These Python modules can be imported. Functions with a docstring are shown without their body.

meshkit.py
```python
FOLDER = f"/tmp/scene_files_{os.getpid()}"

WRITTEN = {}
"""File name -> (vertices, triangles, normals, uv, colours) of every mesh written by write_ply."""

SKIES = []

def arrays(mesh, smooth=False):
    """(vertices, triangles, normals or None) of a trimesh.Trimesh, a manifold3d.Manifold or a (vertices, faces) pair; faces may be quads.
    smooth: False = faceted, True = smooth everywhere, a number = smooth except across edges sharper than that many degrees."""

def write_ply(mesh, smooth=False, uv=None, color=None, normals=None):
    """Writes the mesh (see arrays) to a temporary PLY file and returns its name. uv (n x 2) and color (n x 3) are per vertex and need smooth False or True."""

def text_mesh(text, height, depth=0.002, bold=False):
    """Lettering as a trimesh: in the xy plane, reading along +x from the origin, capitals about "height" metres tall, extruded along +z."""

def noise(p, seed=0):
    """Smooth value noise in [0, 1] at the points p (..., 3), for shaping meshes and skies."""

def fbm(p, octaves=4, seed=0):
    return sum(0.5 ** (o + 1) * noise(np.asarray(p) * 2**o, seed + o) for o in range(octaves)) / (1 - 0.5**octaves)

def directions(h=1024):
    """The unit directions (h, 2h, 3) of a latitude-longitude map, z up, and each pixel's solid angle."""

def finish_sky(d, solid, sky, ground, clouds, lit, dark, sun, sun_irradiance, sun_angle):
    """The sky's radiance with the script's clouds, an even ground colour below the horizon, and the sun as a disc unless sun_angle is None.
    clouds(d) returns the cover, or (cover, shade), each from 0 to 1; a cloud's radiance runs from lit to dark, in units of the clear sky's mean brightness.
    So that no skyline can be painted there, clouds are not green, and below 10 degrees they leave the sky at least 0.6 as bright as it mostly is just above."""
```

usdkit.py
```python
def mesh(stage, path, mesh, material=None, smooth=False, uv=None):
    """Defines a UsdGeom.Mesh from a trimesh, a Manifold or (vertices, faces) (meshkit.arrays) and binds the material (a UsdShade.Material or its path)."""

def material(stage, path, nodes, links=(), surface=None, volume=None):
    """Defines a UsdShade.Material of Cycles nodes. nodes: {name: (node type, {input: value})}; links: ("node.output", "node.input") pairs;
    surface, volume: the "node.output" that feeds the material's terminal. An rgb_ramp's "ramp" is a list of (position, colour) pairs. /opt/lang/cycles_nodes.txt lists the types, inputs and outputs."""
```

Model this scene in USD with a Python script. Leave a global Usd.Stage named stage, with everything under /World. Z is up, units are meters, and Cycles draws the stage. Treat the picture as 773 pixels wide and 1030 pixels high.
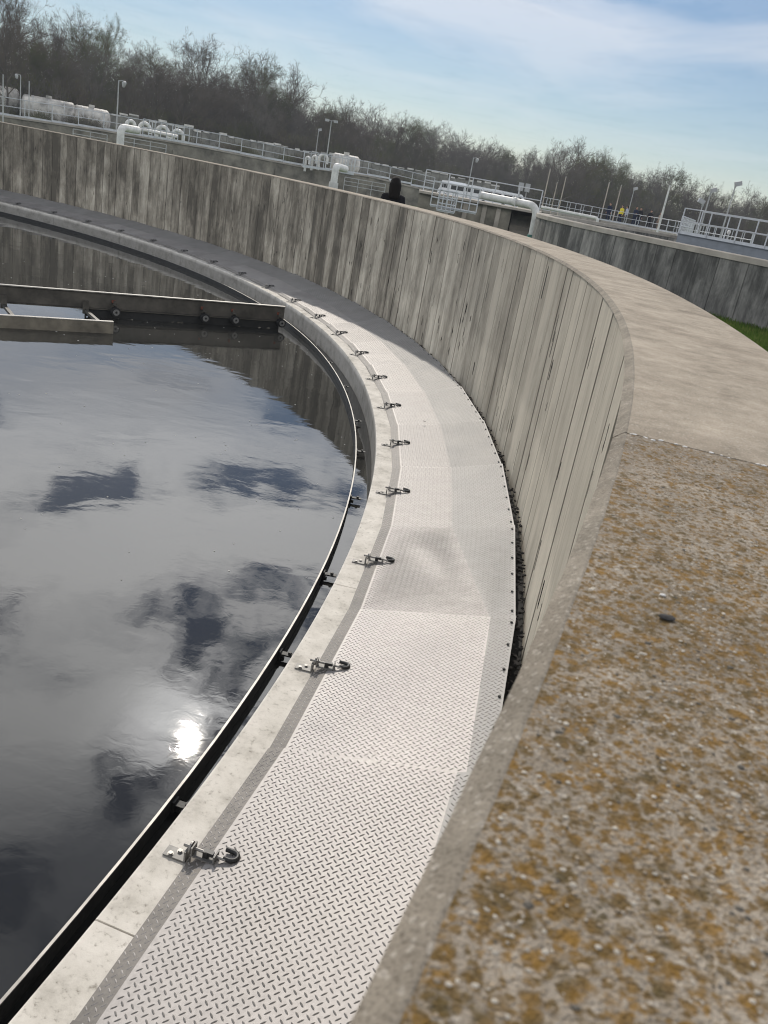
import math, random
import numpy as np, trimesh, manifold3d as m3
import usdkit, meshkit
from pxr import Usd, UsdGeom, UsdLux, UsdShade, Sdf, Gf, Vt

random.seed(7); rng = np.random.default_rng(7)
stage = Usd.Stage.CreateInMemory()
UsdGeom.SetStageUpAxis(stage, 'Z'); UsdGeom.SetStageMetersPerUnit(stage, 1.0)
UsdGeom.Xform.Define(stage, '/World'); UsdGeom.Scope.Define(stage, '/World/Looks')
PI = math.pi; rad = math.radians

# ------------------------------------------------------------------ camera
EYE = (0.0, 0.0, 1.75)
PITCH, ROLL, FPX = rad(21.32), rad(10.293), 850.0
FOCAL = 6.8
cam = UsdGeom.Camera.Define(stage, '/World/camera')
fw = np.array([0, math.cos(PITCH), -math.sin(PITCH)]); r0 = np.array([1.0, 0, 0]); u0 = np.cross(r0, fw)
ri = math.cos(ROLL) * r0 + math.sin(ROLL) * u0; up = -math.sin(ROLL) * r0 + math.cos(ROLL) * u0
cam.AddTransformOp().Set(Gf.Matrix4d(*ri, 0, *up, 0, *(-fw), 0, *EYE, 1))
cam.CreateFocalLengthAttr(FOCAL); cam.CreateHorizontalApertureAttr(FOCAL * 773 / FPX)
cam.CreateVerticalApertureAttr(FOCAL * 1030 / FPX)
cam.CreateFStopAttr(2.4); cam.CreateFocusDistanceAttr(5.5)
EXPOSURE = 0.05
cam.CreateExposureAttr(EXPOSURE)

# ------------------------------------------------------------------ sky and sun
SUN_AZ, SUN_EL = rad(-12.3), rad(37.8)
sund = np.array([math.sin(SUN_AZ) * math.cos(SUN_EL), math.cos(SUN_AZ) * math.cos(SUN_EL), math.sin(SUN_EL)])
SKY_STRENGTH, SUN_INTENSITY = 0.067, 0.68
def V(*a): return tuple(float(x) for x in a)
skym = usdkit.material(stage, '/World/Looks/sky_look', {
    'sky': ('sky_texture', {'sky_type': 'single_scattering', 'sun_disc': False, 'sun_elevation': SUN_EL, 'sun_rotation': SUN_AZ,
                            'aerosol_density': 0.15, 'air_density': 1.15, 'ozone_density': 3.0}),
    'tc': ('texture_coordinate', {}),
    'sx': ('separate_xyz', {}),
    'zz': ('math', {'math_type': 'maximum', 'value2': 0.03}),
    'px': ('math', {'math_type': 'divide'}), 'py': ('math', {'math_type': 'divide'}),
    'pl': ('combine_xyz', {'z': 0.0}),
    'map': ('mapping', {'scale': V(1.0, 0.75, 1), 'rotation': V(0, 0, 0.35), 'location': V(7.7, 2.9, 0)}),
    'n1': ('noise_texture', {'scale': 2.2, 'detail': 9.0, 'roughness': 0.58, 'distortion': 0.25}),
    'r1': ('rgb_ramp', {'ramp': [(0.395, (0, 0, 0)), (0.455, (0.8, 0.8, 0.8)), (0.53, (1, 1, 1))]}),
    # thin cirrus low down, a broken bright sheet round the sun's height, clearing overhead
    'hz': ('rgb_ramp', {'ramp': [(0.0, (0.02,) * 3), (0.15, (0.02,) * 3), (0.22, (0.03,) * 3), (0.27, (0.20,) * 3), (0.32, (0.62,) * 3), (0.37, (0.80,) * 3), (0.46, (0.97,) * 3), (0.61, (0.93,) * 3), (0.70, (0.20,) * 3), (1.0, (0.15,) * 3)]}),
    'cf': ('math', {'math_type': 'multiply'}),
    'mc': ('mapping', {'scale': V(0.55, 0.30, 1), 'rotation': V(0, 0, -0.45), 'location': V(6.1, 5.0, 0)}), 'nc': ('noise_texture', {'scale': 1.0, 'detail': 5.0, 'roughness': 0.5, 'distortion': 0.6}),
    'rc': ('rgb_ramp', {'ramp': [(0.44, (0, 0, 0)), (0.66, (1, 1, 1))]}), 'hc': ('rgb_ramp', {'ramp': [(0.0, (0.0,) * 3), (0.07, (0.08,) * 3), (0.17, (0.5,) * 3), (0.26, (0.85,) * 3), (0.5, (0.5,) * 3), (1.0, (0.2,) * 3)]}), 'fc': ('math', {'math_type': 'multiply'}),
    'mv': ('mix_color', {'b': V(12.6, 12.6, 13.0)}),
    'dot': ('vector_math', {'math_type': 'dot_product', 'vector2': V(*sund)}),
    'dm': ('math', {'math_type': 'maximum', 'value2': 0.0}), 'pw': ('math', {'math_type': 'power', 'value2': 7.0}), 'pw2': ('math', {'math_type': 'power', 'value2': 420.0}), 'cb2': ('math', {'math_type': 'multiply_add', 'value2': 95.0}),
    'cb': ('math', {'math_type': 'multiply_add', 'value2': 34.0, 'value3': 16.0}),
    'cc': ('combine_xyz', {}),
    'mx': ('mix_color', {}), 'tint': ('mix_color', {'blend_type': 'multiply', 'fac': 1.0, 'b': V(1.0, 1.0, 1.06)}),
    'bg': ('background_shader', {'strength': SKY_STRENGTH}),
}, [('tc.generated', 'sx.vector'), ('sx.z', 'zz.value1'), ('sx.x', 'px.value1'), ('sx.y', 'py.value1'), ('zz.value', 'px.value2'), ('zz.value', 'py.value2'),
    ('px.value', 'pl.x'), ('py.value', 'pl.y'), ('pl.vector', 'map.vector'), ('map.vector', 'n1.vector'), ('n1.fac', 'r1.fac'),
    ('sx.z', 'hz.fac'), ('r1.color', 'cf.value1'), ('hz.color', 'cf.value2'), ('cf.value', 'mx.fac'),
    ('tc.generated', 'dot.vector1'), ('dot.value', 'dm.value1'), ('dm.value', 'pw.value1'), ('pw.value', 'cb.value1'), ('dm.value', 'pw2.value1'), ('pw2.value', 'cb2.value1'), ('cb.value', 'cb2.value3'), ('cb2.value', 'cc.x'), ('cb2.value', 'cc.y'), ('cb2.value', 'cc.z'),
    ('cc.vector', 'mx.b'), ('sky.color', 'tint.a'), ('pl.vector', 'mc.vector'), ('mc.vector', 'nc.vector'), ('nc.fac', 'rc.fac'), ('sx.z', 'hc.fac'), ('rc.color', 'fc.value1'), ('hc.color', 'fc.value2'), ('fc.value', 'mv.fac'), ('tint.result', 'mv.a'), ('mv.result', 'mx.a'), ('mx.result', 'bg.color')],
    surface='bg.background')
dome = UsdLux.DomeLight.Define(stage, '/World/sky'); dome.CreateIntensityAttr(1.0)
UsdShade.MaterialBindingAPI.Apply(dome.GetPrim()).Bind(skym)
sun = UsdLux.DistantLight.Define(stage, '/World/sun')
sun.CreateIntensityAttr(SUN_INTENSITY); sun.CreateAngleAttr(1.0); sun.CreateNormalizeAttr(True); sun.CreateColorAttr(Gf.Vec3f(1.0, 0.93, 0.83))
zax = sund; xax = np.cross([0, 0, 1], zax); xax /= np.linalg.norm(xax); yax = np.cross(zax, xax)
sun.AddTransformOp().Set(Gf.Matrix4d(*xax, 0, *yax, 0, *zax, 0, 0, 0, 50, 1))

# ------------------------------------------------------------------ naming helpers
used = {}
def numbered(path):
    n = used.get(path, -1) + 1; used[path] = n
    return path if n == 0 else '%s_%03d' % (path, n)
def tag(p, label=None, cat=None, group=None, kind=None):
    p = p.GetPrim() if hasattr(p, 'GetPrim') else p
    for k, v in (('label', label), ('category', cat), ('group', group), ('kind', kind)):
        if v: p.SetCustomDataByKey(k, v)
    return p
def thing(name, label, cat, loc=(0, 0, 0), rz=0.0, group=None, kind=None, ry=0.0, rx=0.0, sc=None):
    x = UsdGeom.Xform.Define(stage, numbered('/World/' + name))
    x.AddTranslateOp().Set(Gf.Vec3d(*map(float, loc)))
    if rz or rx or ry: x.AddRotateXYZOp().Set(Gf.Vec3f(math.degrees(rx), math.degrees(ry), math.degrees(rz)))
    if sc: x.AddScaleOp().Set(Gf.Vec3f(*map(float, sc)))
    return tag(x, label, cat, group, kind)
def obj(name, mesh, mat, parent=None, smooth=False, uv=None, kind=None, label=None):
    base = str(parent.GetPath()) if parent is not None else '/World'
    m = usdkit.mesh(stage, numbered(base + '/' + name), mesh, M[mat], smooth=smooth, uv=uv)
    if kind or label: tag(m, label, None, None, kind)
    return m.GetPrim()
def dup(src, name, label, cat, loc, rz=0.0, group=None, rx=0.0, ry=0.0, sc=None):
    t = thing(name, label, cat, loc, rz, group, None, ry, rx, sc)
    t.GetReferences().AddInternalReference(src.GetPath()); t.SetInstanceable(True)
    return t
ORD = ['nearest', 'second', 'third', 'fourth', 'fifth', 'sixth', 'seventh', 'eighth', 'ninth', 'tenth', 'eleventh', 'twelfth', 'thirteenth', 'fourteenth', 'fifteenth',
       'sixteenth', 'seventeenth', 'eighteenth', 'nineteenth', 'twentieth', 'twenty-first', 'twenty-second', 'twenty-third', 'twenty-fourth', 'twenty-fifth', 'twenty-sixth', 'twenty-seventh', 'twenty-eighth', 'twenty-ninth', 'thirtieth']

# ------------------------------------------------------------------ mesh helpers
cat = trimesh.util.concatenate
def box(sx, sy, sz, c=(0, 0, 0), rz=0.0):
    b = trimesh.creation.box((sx, sy, sz))
    if rz: b.apply_transform(trimesh.transformations.rotation_matrix(rz, [0, 0, 1]))
    b.apply_translation(c); return b
def tube(pts, r, n=8, caps=True):
    """A tube along a path; r a number or one per point."""
    P = np.asarray(pts, float); k = len(P); r = np.broadcast_to(np.asarray(r, float), k)
    T = np.gradient(P, axis=0); T /= np.linalg.norm(T, axis=1, keepdims=True)
    ref = np.array([0, 0, 1.0]) if abs(T[0][2]) < 0.9 else np.array([1.0, 0, 0])
    a = np.linspace(0, 2 * PI, n, endpoint=False); rows = []
    u = np.cross(ref, T[0]); u /= np.linalg.norm(u)
    for i in range(k):
        u = u - T[i] * (u @ T[i]); u /= np.linalg.norm(u); w = np.cross(T[i], u)
        rows.append(P[i] + r[i] * (np.cos(a)[:, None] * u + np.sin(a)[:, None] * w))
    v = np.vstack(rows); f = []
    for i in range(k - 1):
        for j in range(n):
            a0, a1, b0, b1 = i * n + j, i * n + (j + 1) % n, (i + 1) * n + j, (i + 1) * n + (j + 1) % n
            f += [[a0, a1, b1], [a0, b1, b0]]
    if caps:
        v = np.vstack([v, P[0], P[-1]]); c0, c1 = k * n, k * n + 1
        for j in range(n):
            f += [[c0, (j + 1) % n, j], [c1, (k - 1) * n + j, (k - 1) * n + (j + 1) % n]]
    return trimesh.Trimesh(v, f, process=False)
def bend(pts, rad_, n=6):
    """Path with its inner corners rounded."""
    P = [np.asarray(p, float) for p in pts]; out = [P[0]]
    for i in range(1, len(P) - 1):
        a, b, c = P[i - 1], P[i], P[i + 1]
        da, dc = (a - b) / np.linalg.norm(a - b), (c - b) / np.linalg.norm(c - b)
        s, e = b + da * rad_, b + dc * rad_
        for t in np.linspace(0, 1, n): out.append((1 - t) ** 2 * s + 2 * t * (1 - t) * b + t * t * e)
    return out + [P[-1]]
def grid_mesh(G, closed_u=False):
    """Quads over a grid of points G[i][j]."""
    G = np.asarray(G, float); a, b = G.shape[:2]; idx = np.arange(a * b).reshape(a, b); f = []
    n = a if closed_u else a - 1
    i = np.arange(n)
    q = np.stack([idx[i][:, :-1], idx[(i + 1) % a][:, :-1], idx[(i + 1) % a][:, 1:], idx[i][:, 1:]], -1).reshape(-1, 4)
    return trimesh.Trimesh(G.reshape(-1, 3), np.vstack([q[:, [0, 1, 2]], q[:, [0, 2, 3]]]), process=False)
TC = np.array([-20.032, 6.936])                  # centre of the round tank
def pol(r, th, z): return np.stack([TC[0] + r * np.cos(th), TC[1] + r * np.sin(th), z + 0 * r * th], -1)
def ring(profile, a0, a1, n, ends=True, centre=None):
    """A closed (r, z) profile, listed counter-clockwise when seen with r to the right, swept from angle a0 to a1 (degrees)."""
    c = TC if centre is None else centre
    p = np.asarray(profile, float); th = np.radians(np.linspace(a0, a1, n + 1)); full = abs(abs(a1 - a0) - 360) < 1e-6
    if full: th = th[:-1]
    G = np.stack([np.stack([c[0] + p[:, 0] * math.cos(t), c[1] + p[:, 0] * math.sin(t), p[:, 1]], -1) for t in th])
    k = len(p); f = []
    for i in range(len(th) - (0 if full else 1)):
        j = (i + 1) % len(th)
        for q in range(k):
            s = (q + 1) % k
            f += [[i * k + q, i * k + s, j * k + s], [i * k + q, j * k + s, j * k + q]]
    m = trimesh.Trimesh(G.reshape(-1, 3), f, process=False)
    m.invert()
    if not full and ends:
        from shapely.geometry import Polygon
        vv, ff = trimesh.creation.triangulate_polygon(Polygon(p), engine='earcut')
        e = []
        for t, flip in ((th[0], False), (th[-1], True)):
            V3 = np.stack([c[0] + vv[:, 0] * math.cos(t), c[1] + vv[:, 0] * math.sin(t), vv[:, 1]], -1)
            e.append(trimesh.Trimesh(V3, ff[:, ::-1] if flip else ff, process=False))
        m = cat([m] + e)
    return m
def hull(spheres, n=8):
    pts = []
    for c, r in spheres:
        s = trimesh.creation.icosphere(subdivisions=1 if n < 10 else 2, radius=r); pts.append(s.vertices + np.asarray(c, float))
    return m3.Manifold.hull_points(np.vstack(pts))
def to_tm(mf):
    m = mf.to_mesh(); return trimesh.Trimesh(m.vert_properties[:, :3], m.tri_verts, process=False)

# ------------------------------------------------------------------ materials
M = {}
def mat(name, nodes, links=(), surface='p.BSDF'):
    M[name] = usdkit.material(stage, '/World/Looks/' + name, nodes, links, surface=surface)
def simple(name, col, rough=0.6, metal=0.0, var=0.25, scale=6.0, bump=0.0, bscale=60.0, spec=0.5):
    """Plain paint or metal with uneven tone and a little relief."""
    nodes = {'g': ('geometry', {}), 'n': ('noise_texture', {'scale': scale, 'detail': 5.0, 'roughness': 0.6}),
             'r': ('rgb_ramp', {'ramp': [(0.3, tuple(c * (1 - var) for c in col)), (0.7, tuple(min(1, c * (1 + var)) for c in col))]}),
             'p': ('principled_bsdf', {'roughness': rough, 'metallic': metal, 'specular_ior_level': spec})}
    links = [('g.position', 'n.vector'), ('n.fac', 'r.fac'), ('r.color', 'p.base_color')]
    if bump:
        nodes['n2'] = ('noise_texture', {'scale': bscale, 'detail': 4.0}); nodes['b'] = ('bump', {'strength': bump, 'distance': 0.01})
        links += [('g.position', 'n2.vector'), ('n2.fac', 'b.height'), ('b.normal', 'p.normal')]
    mat(name, nodes, links)

def wall_look(name, light, dark, seed, clean=None):
    """Board-marked concrete: a tone for each board, dirt in the joints, runs of dark water stain, a lift line, pits. clean: (from, to) along y between which the staining grows and painted shade darkens the far wall."""
    mat(name, {
        'g': ('geometry', {}), 'uv': ('uvmap', {'attribute': 'st'}), 'su': ('separate_xyz', {}), 'fl': ('math', {'math_type': 'floor'}), 'fr': ('math', {'math_type': 'fraction'}),
        'wn': ('white_noise_texture', {'dimensions': '1D'}),
        'm1': ('mapping', {'scale': V(1, 1, 0.22), 'location': V(seed, 0, 0)}), 'n1': ('noise_texture', {'scale': 2.0, 'detail': 6.0, 'roughness': 0.62}),
        'm2': ('mapping', {'scale': V(1, 1, 0.06), 'location': V(0, seed, 0)}), 'n2': ('noise_texture', {'scale': 16.0, 'detail': 4.0, 'roughness': 0.6}),
        'm3': ('mapping', {'scale': V(1, 1, 0.5)}), 'n3': ('noise_texture', {'scale': 3.2, 'detail': 10.0, 'roughness': 0.74, 'distortion': 0.3}),
        'gp': ('separate_xyz', {}), 'ms': ('map_range', {'clamp': True, 'from_min': (clean or (-9, -8))[0], 'from_max': (clean or (-9, -8))[1], 'to_min': 0.55, 'to_max': 1.25}),
        'c1': ('math', {'math_type': 'subtract', 'value2': 0.52}), 'c2': ('math', {'math_type': 'subtract', 'value2': 0.5}), 'c3': ('math', {'math_type': 'subtract', 'value2': 0.5}), 'c0': ('math', {'math_type': 'subtract', 'value2': 0.5}),
        'k2': ('math', {'math_type': 'multiply', 'value2': 0.34}), 'k0': ('math', {'math_type': 'multiply', 'value2': 0.26}),
        'a1': ('math', {'math_type': 'multiply_add', 'value2': 1.15}), 'a2': ('math', {'math_type': 'multiply_add', 'value2': 1.0}), 'a3': ('math', {'math_type': 'add'}),
        'sc': ('math', {'math_type': 'multiply_add'}), 'mo': ('map_range', {'clamp': True, 'from_min': (clean or (-9, -8))[0], 'from_max': (clean or (-9, -8))[1] + 4, 'to_min': 0.72, 'to_max': 0.36}),  # mean tone drops along y: the far wall's shade put into the colour
        'r': ('rgb_ramp', {'ramp': [(0.10, tuple(d * 0.5 for d in dark)), (0.33, dark), (0.56, tuple((a + b) / 2 for a, b in zip(light, dark))), (0.76, light), (1.0, tuple(min(1, a * 1.15) for a in light))]}),
        'lift': ('map_range', {'clamp': True, 'from_min': 0.06, 'from_max': 0.16, 'to_min': 1.07, 'to_max': 0.92}), 'nl': ('noise_texture', {'scale': 1.5, 'detail': 3.0}), 'zl': ('math', {'math_type': 'multiply_add', 'value2': 0.06}), 'lm': ('mix_color', {'blend_type': 'multiply', 'fac': 1.0}), 'lc': ('combine_xyz', {}),
        'jc': ('math', {'math_type': 'subtract', 'value2': 0.5}), 'ab': ('math', {'math_type': 'absolute'}), 'jr': ('rgb_ramp', {'ramp': [(0.448, (0, 0, 0)), (0.482, (1, 1, 1))]}), 'jf': ('math', {'math_type': 'multiply', 'value2': 0.72}),
        'mx': ('mix_color', {'b': V(*[d * 0.16 for d in dark])}),
        'nb': ('noise_texture', {'scale': 70.0, 'detail': 5.0, 'roughness': 0.7}), 'mb': ('mapping', {'scale': V(1, 1, 0.12)}), 'ng': ('noise_texture', {'scale': 45.0, 'detail': 3.0}), 'hb': ('math', {'math_type': 'multiply_add', 'value2': 1.2}),
        'bm': ('bump', {'strength': 0.4, 'distance': 0.006}),
        'p': ('principled_bsdf', {'roughness': 0.9, 'specular_ior_level': 0.25}),
    }, [('uv.UV', 'su.vector'), ('su.x', 'fl.value1'), ('su.x', 'fr.value1'), ('fl.value', 'wn.w'), ('g.position', 'gp.vector'), ('gp.y', 'ms.value'),
        ('g.position', 'm1.vector'), ('m1.vector', 'n1.vector'), ('g.position', 'm2.vector'), ('m2.vector', 'n2.vector'), ('g.position', 'm3.vector'), ('m3.vector', 'n3.vector'),
        ('n1.fac', 'c1.value1'), ('n2.fac', 'c2.value1'), ('n3.fac', 'c3.value1'), ('wn.value', 'c0.value1'), ('c2.value', 'k2.value1'), ('c0.value', 'k0.value1'),
        ('c1.value', 'a1.value1'), ('k2.value', 'a1.value3'), ('c3.value', 'a2.value1'), ('a1.value', 'a2.value3'), ('a2.value', 'a3.value1'), ('k0.value', 'a3.value2'),
        ('a3.value', 'sc.value1'), ('ms.result', 'sc.value2'), ('gp.y', 'mo.value'), ('mo.result', 'sc.value3'), ('sc.value', 'r.fac'),
        ('g.position', 'nl.vector'), ('nl.fac', 'zl.value1'), ('gp.z', 'zl.value3'), ('zl.value', 'lift.value'), ('lift.result', 'lc.x'), ('lift.result', 'lc.y'), ('lift.result', 'lc.z'), ('r.color', 'lm.a'), ('lc.vector', 'lm.b'),
        ('fr.value', 'jc.value1'), ('jc.value', 'ab.value1'), ('ab.value', 'jr.fac'), ('jr.color', 'jf.value1'), ('lm.result', 'mx.a'), ('jf.value', 'mx.fac'), ('mx.result', 'p.base_color'),
        ('g.position', 'nb.vector'), ('g.position', 'mb.vector'), ('mb.vector', 'ng.vector'), ('ng.fac', 'hb.value1'), ('nb.fac', 'hb.value3'), ('hb.value', 'bm.height'), ('bm.normal', 'p.normal')])
wall_look('wall_concrete', (0.535, 0.485, 0.395), (0.215, 0.190, 0.150), 3.0, (6.0, 16.0))
wall_look('second_tank_concrete', (0.30, 0.285, 0.26), (0.13, 0.125, 0.115), 11.0)

def coping(name, a, b, lichen):
    """Weathered coping concrete; lichen lays round rust-orange and olive crusts over the gritty grey-brown, thinner towards the joint."""
    N = {'g': ('geometry', {}), 'sx': ('separate_xyz', {}),
        'n1': ('noise_texture', {'scale': 7.0, 'detail': 9.0, 'roughness': 0.72}), 'r1': ('rgb_ramp', {'ramp': [(0.33, a), (0.67, b)]}),
        'nd': ('noise_texture', {'scale': 160.0, 'detail': 3.0}), 'ds': ('vector_math', {'math_type': 'scale', 'scale': 0.012}), 'wp': ('vector_math', {'math_type': 'add'}),
        'nl': ('noise_texture', {'scale': 8.0, 'detail': 4.0, 'roughness': 0.6}), 'ly': ('map_range', {'clamp': True, 'from_min': 0.9, 'from_max': 1.75, 'to_min': 0.05, 'to_max': -0.20}),
        'nc': ('noise_texture', {'scale': 45.0, 'detail': 4.0}), 'rc': ('rgb_ramp', {'ramp': [(0.28, (0.075, 0.055, 0.018)), (0.46, (0.135, 0.080, 0.020)), (0.62, (0.205, 0.112, 0.020)), (0.80, (0.285, 0.16, 0.035))]}),
        'ng': ('noise_texture', {'scale': 260.0, 'detail': 2.0, 'roughness': 0.6}), 'rg': ('rgb_ramp', {'ramp': [(0.25, (0.42, 0.40, 0.38)), (0.50, (1, 1, 1)), (0.72, (1.0, 1.0, 1.0))]}), 'mg': ('mix_color', {'blend_type': 'multiply', 'fac': 0.85}),
        'ns': ('noise_texture', {'scale': 2.2, 'detail': 6.0, 'roughness': 0.65}), 'rs': ('rgb_ramp', {'ramp': [(0.36, (0.74, 0.72, 0.70)), (0.52, (1, 1, 1))]}), 'ms': ('mix_color', {'blend_type': 'multiply', 'fac': 0.8}),
        'sc': ('voronoi_texture', {'scale': 210.0}), 'sv': ('separate_xyz', {}), 'sr': ('rgb_ramp', {'ramp': [(0.90, (0, 0, 0)), (0.93, (1, 1, 1))]}), 'sf': ('math', {'math_type': 'multiply', 'value2': 0.38}), 'mw': ('mix_color', {'b': V(0.50, 0.46, 0.40)}),
        'hb': ('math', {'math_type': 'multiply_add', 'value2': 0.5}), 'bm': ('bump', {'strength': 0.75 if lichen else 0.4, 'distance': 0.005}),
        'p': ('principled_bsdf', {'roughness': 0.92, 'specular_ior_level': 0.25})}
    L = [('g.position', 'sx.vector'), ('g.position', 'n1.vector'), ('n1.fac', 'r1.fac'), ('g.position', 'nd.vector'), ('nd.color', 'ds.vector1'), ('g.position', 'wp.vector1'), ('ds.vector', 'wp.vector2'),
         ('g.position', 'nl.vector'), ('sx.y', 'ly.value'), ('g.position', 'nc.vector'), ('nc.fac', 'rc.fac'), ('g.position', 'ng.vector'), ('ng.fac', 'rg.fac'), ('g.position', 'ns.vector'), ('ns.fac', 'rs.fac'),
         ('g.position', 'sc.vector'), ('sc.color', 'sv.vector'), ('sv.y', 'sr.fac'), ('sr.color', 'sf.value1'), ('r1.color', 'ms.a'), ('rs.color', 'ms.b'), ('ms.result', 'mw.a'), ('sf.value', 'mw.fac')]
    last = 'mw.result'
    for k, (scale, thr, str_) in enumerate(((64.0, 0.50, 0.88), (125.0, 0.43, 0.85)) if lichen else ()):
        v, x, d, p_, q, f, m, o = (n + str(k) for n in ('vo', 'vx', 'vd', 'vp', 'vq', 'vf', 'vm', 'vo_'))
        N.update({v: ('voronoi_texture', {'scale': scale}), x: ('separate_xyz', {}), d: ('rgb_ramp', {'ramp': [(0.30, (1, 1, 1)), (0.58, (0, 0, 0))]}),
                  p_: ('math', {'math_type': 'multiply_add', 'value2': 0.42}), o: ('math', {'math_type': 'add'}), q: ('rgb_ramp', {'ramp': [(thr, (0, 0, 0)), (thr + 0.10, (1, 1, 1))]}), f: ('math', {'math_type': 'multiply'}), m + 's': ('math', {'math_type': 'multiply', 'value2': str_ * lichen}), m: ('mix_color', {})})
        L += [('wp.vector', v + '.vector'), (v + '.color', x + '.vector'), (v + '.distance', d + '.fac'), (x + '.x', p_ + '.value1'), ('nl.fac', p_ + '.value3'), (p_ + '.value', o + '.value1'), ('ly.result', o + '.value2'), (o + '.value', q + '.fac'),
              (q + '.color', f + '.value1'), (d + '.color', f + '.value2'), (f + '.value', m + 's.value1'), (m + 's.value', m + '.fac'), (last, m + '.a'), ('rc.color', m + '.b')]
        last = m + '.result'
    L += [(last, 'mg.a'), ('rg.color', 'mg.b'), ('mg.result', 'p.base_color'), ('n1.fac', 'hb.value1'), ('ng.fac', 'hb.value3'), ('hb.value', 'bm.height'), ('bm.normal', 'p.normal')]
    mat(name, N, L)
coping('coping_clean', (0.25, 0.212, 0.162), (0.45, 0.385, 0.305), 0.0)
coping('coping_lichen', (0.20, 0.168, 0.128), (0.40, 0.345, 0.275), 1.0)

coping('chamfer_concrete', (0.16, 0.14, 0.11), (0.33, 0.29, 0.235), 0.0)
mat('curb_concrete', {'g': ('geometry', {}), 'n': ('noise_texture', {'scale': 5.0, 'detail': 8.0, 'roughness': 0.68}), 'r': ('rgb_ramp', {'ramp': [(0.28, (0.36, 0.335, 0.29)), (0.48, (0.60, 0.565, 0.505)), (0.72, (0.76, 0.72, 0.655))]}),
    'n2': ('noise_texture', {'scale': 40.0, 'detail': 5.0, 'roughness': 0.7}), 'r2': ('rgb_ramp', {'ramp': [(0.28, (0.45, 0.43, 0.4)), (0.42, (1, 1, 1))]}), 'mx': ('mix_color', {'blend_type': 'multiply', 'fac': 0.85}),
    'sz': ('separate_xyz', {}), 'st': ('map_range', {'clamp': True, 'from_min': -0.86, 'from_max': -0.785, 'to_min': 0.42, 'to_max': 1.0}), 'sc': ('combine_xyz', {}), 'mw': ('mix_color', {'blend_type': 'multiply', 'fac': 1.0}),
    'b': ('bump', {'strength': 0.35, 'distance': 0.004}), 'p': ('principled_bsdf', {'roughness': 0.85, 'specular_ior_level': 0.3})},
    [('g.position', 'n.vector'), ('n.fac', 'r.fac'), ('g.position', 'n2.vector'), ('n2.fac', 'r2.fac'), ('r.color', 'mx.a'), ('r2.color', 'mx.b'), ('mx.result', 'mw.a'), ('g.position', 'sz.vector'), ('sz.z', 'st.value'), ('st.result', 'sc.x'), ('st.result', 'sc.y'), ('st.result', 'sc.z'), ('sc.vector', 'mw.b'), ('mw.result', 'p.base_color'), ('n2.fac', 'b.height'), ('b.normal', 'p.normal')])
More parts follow.
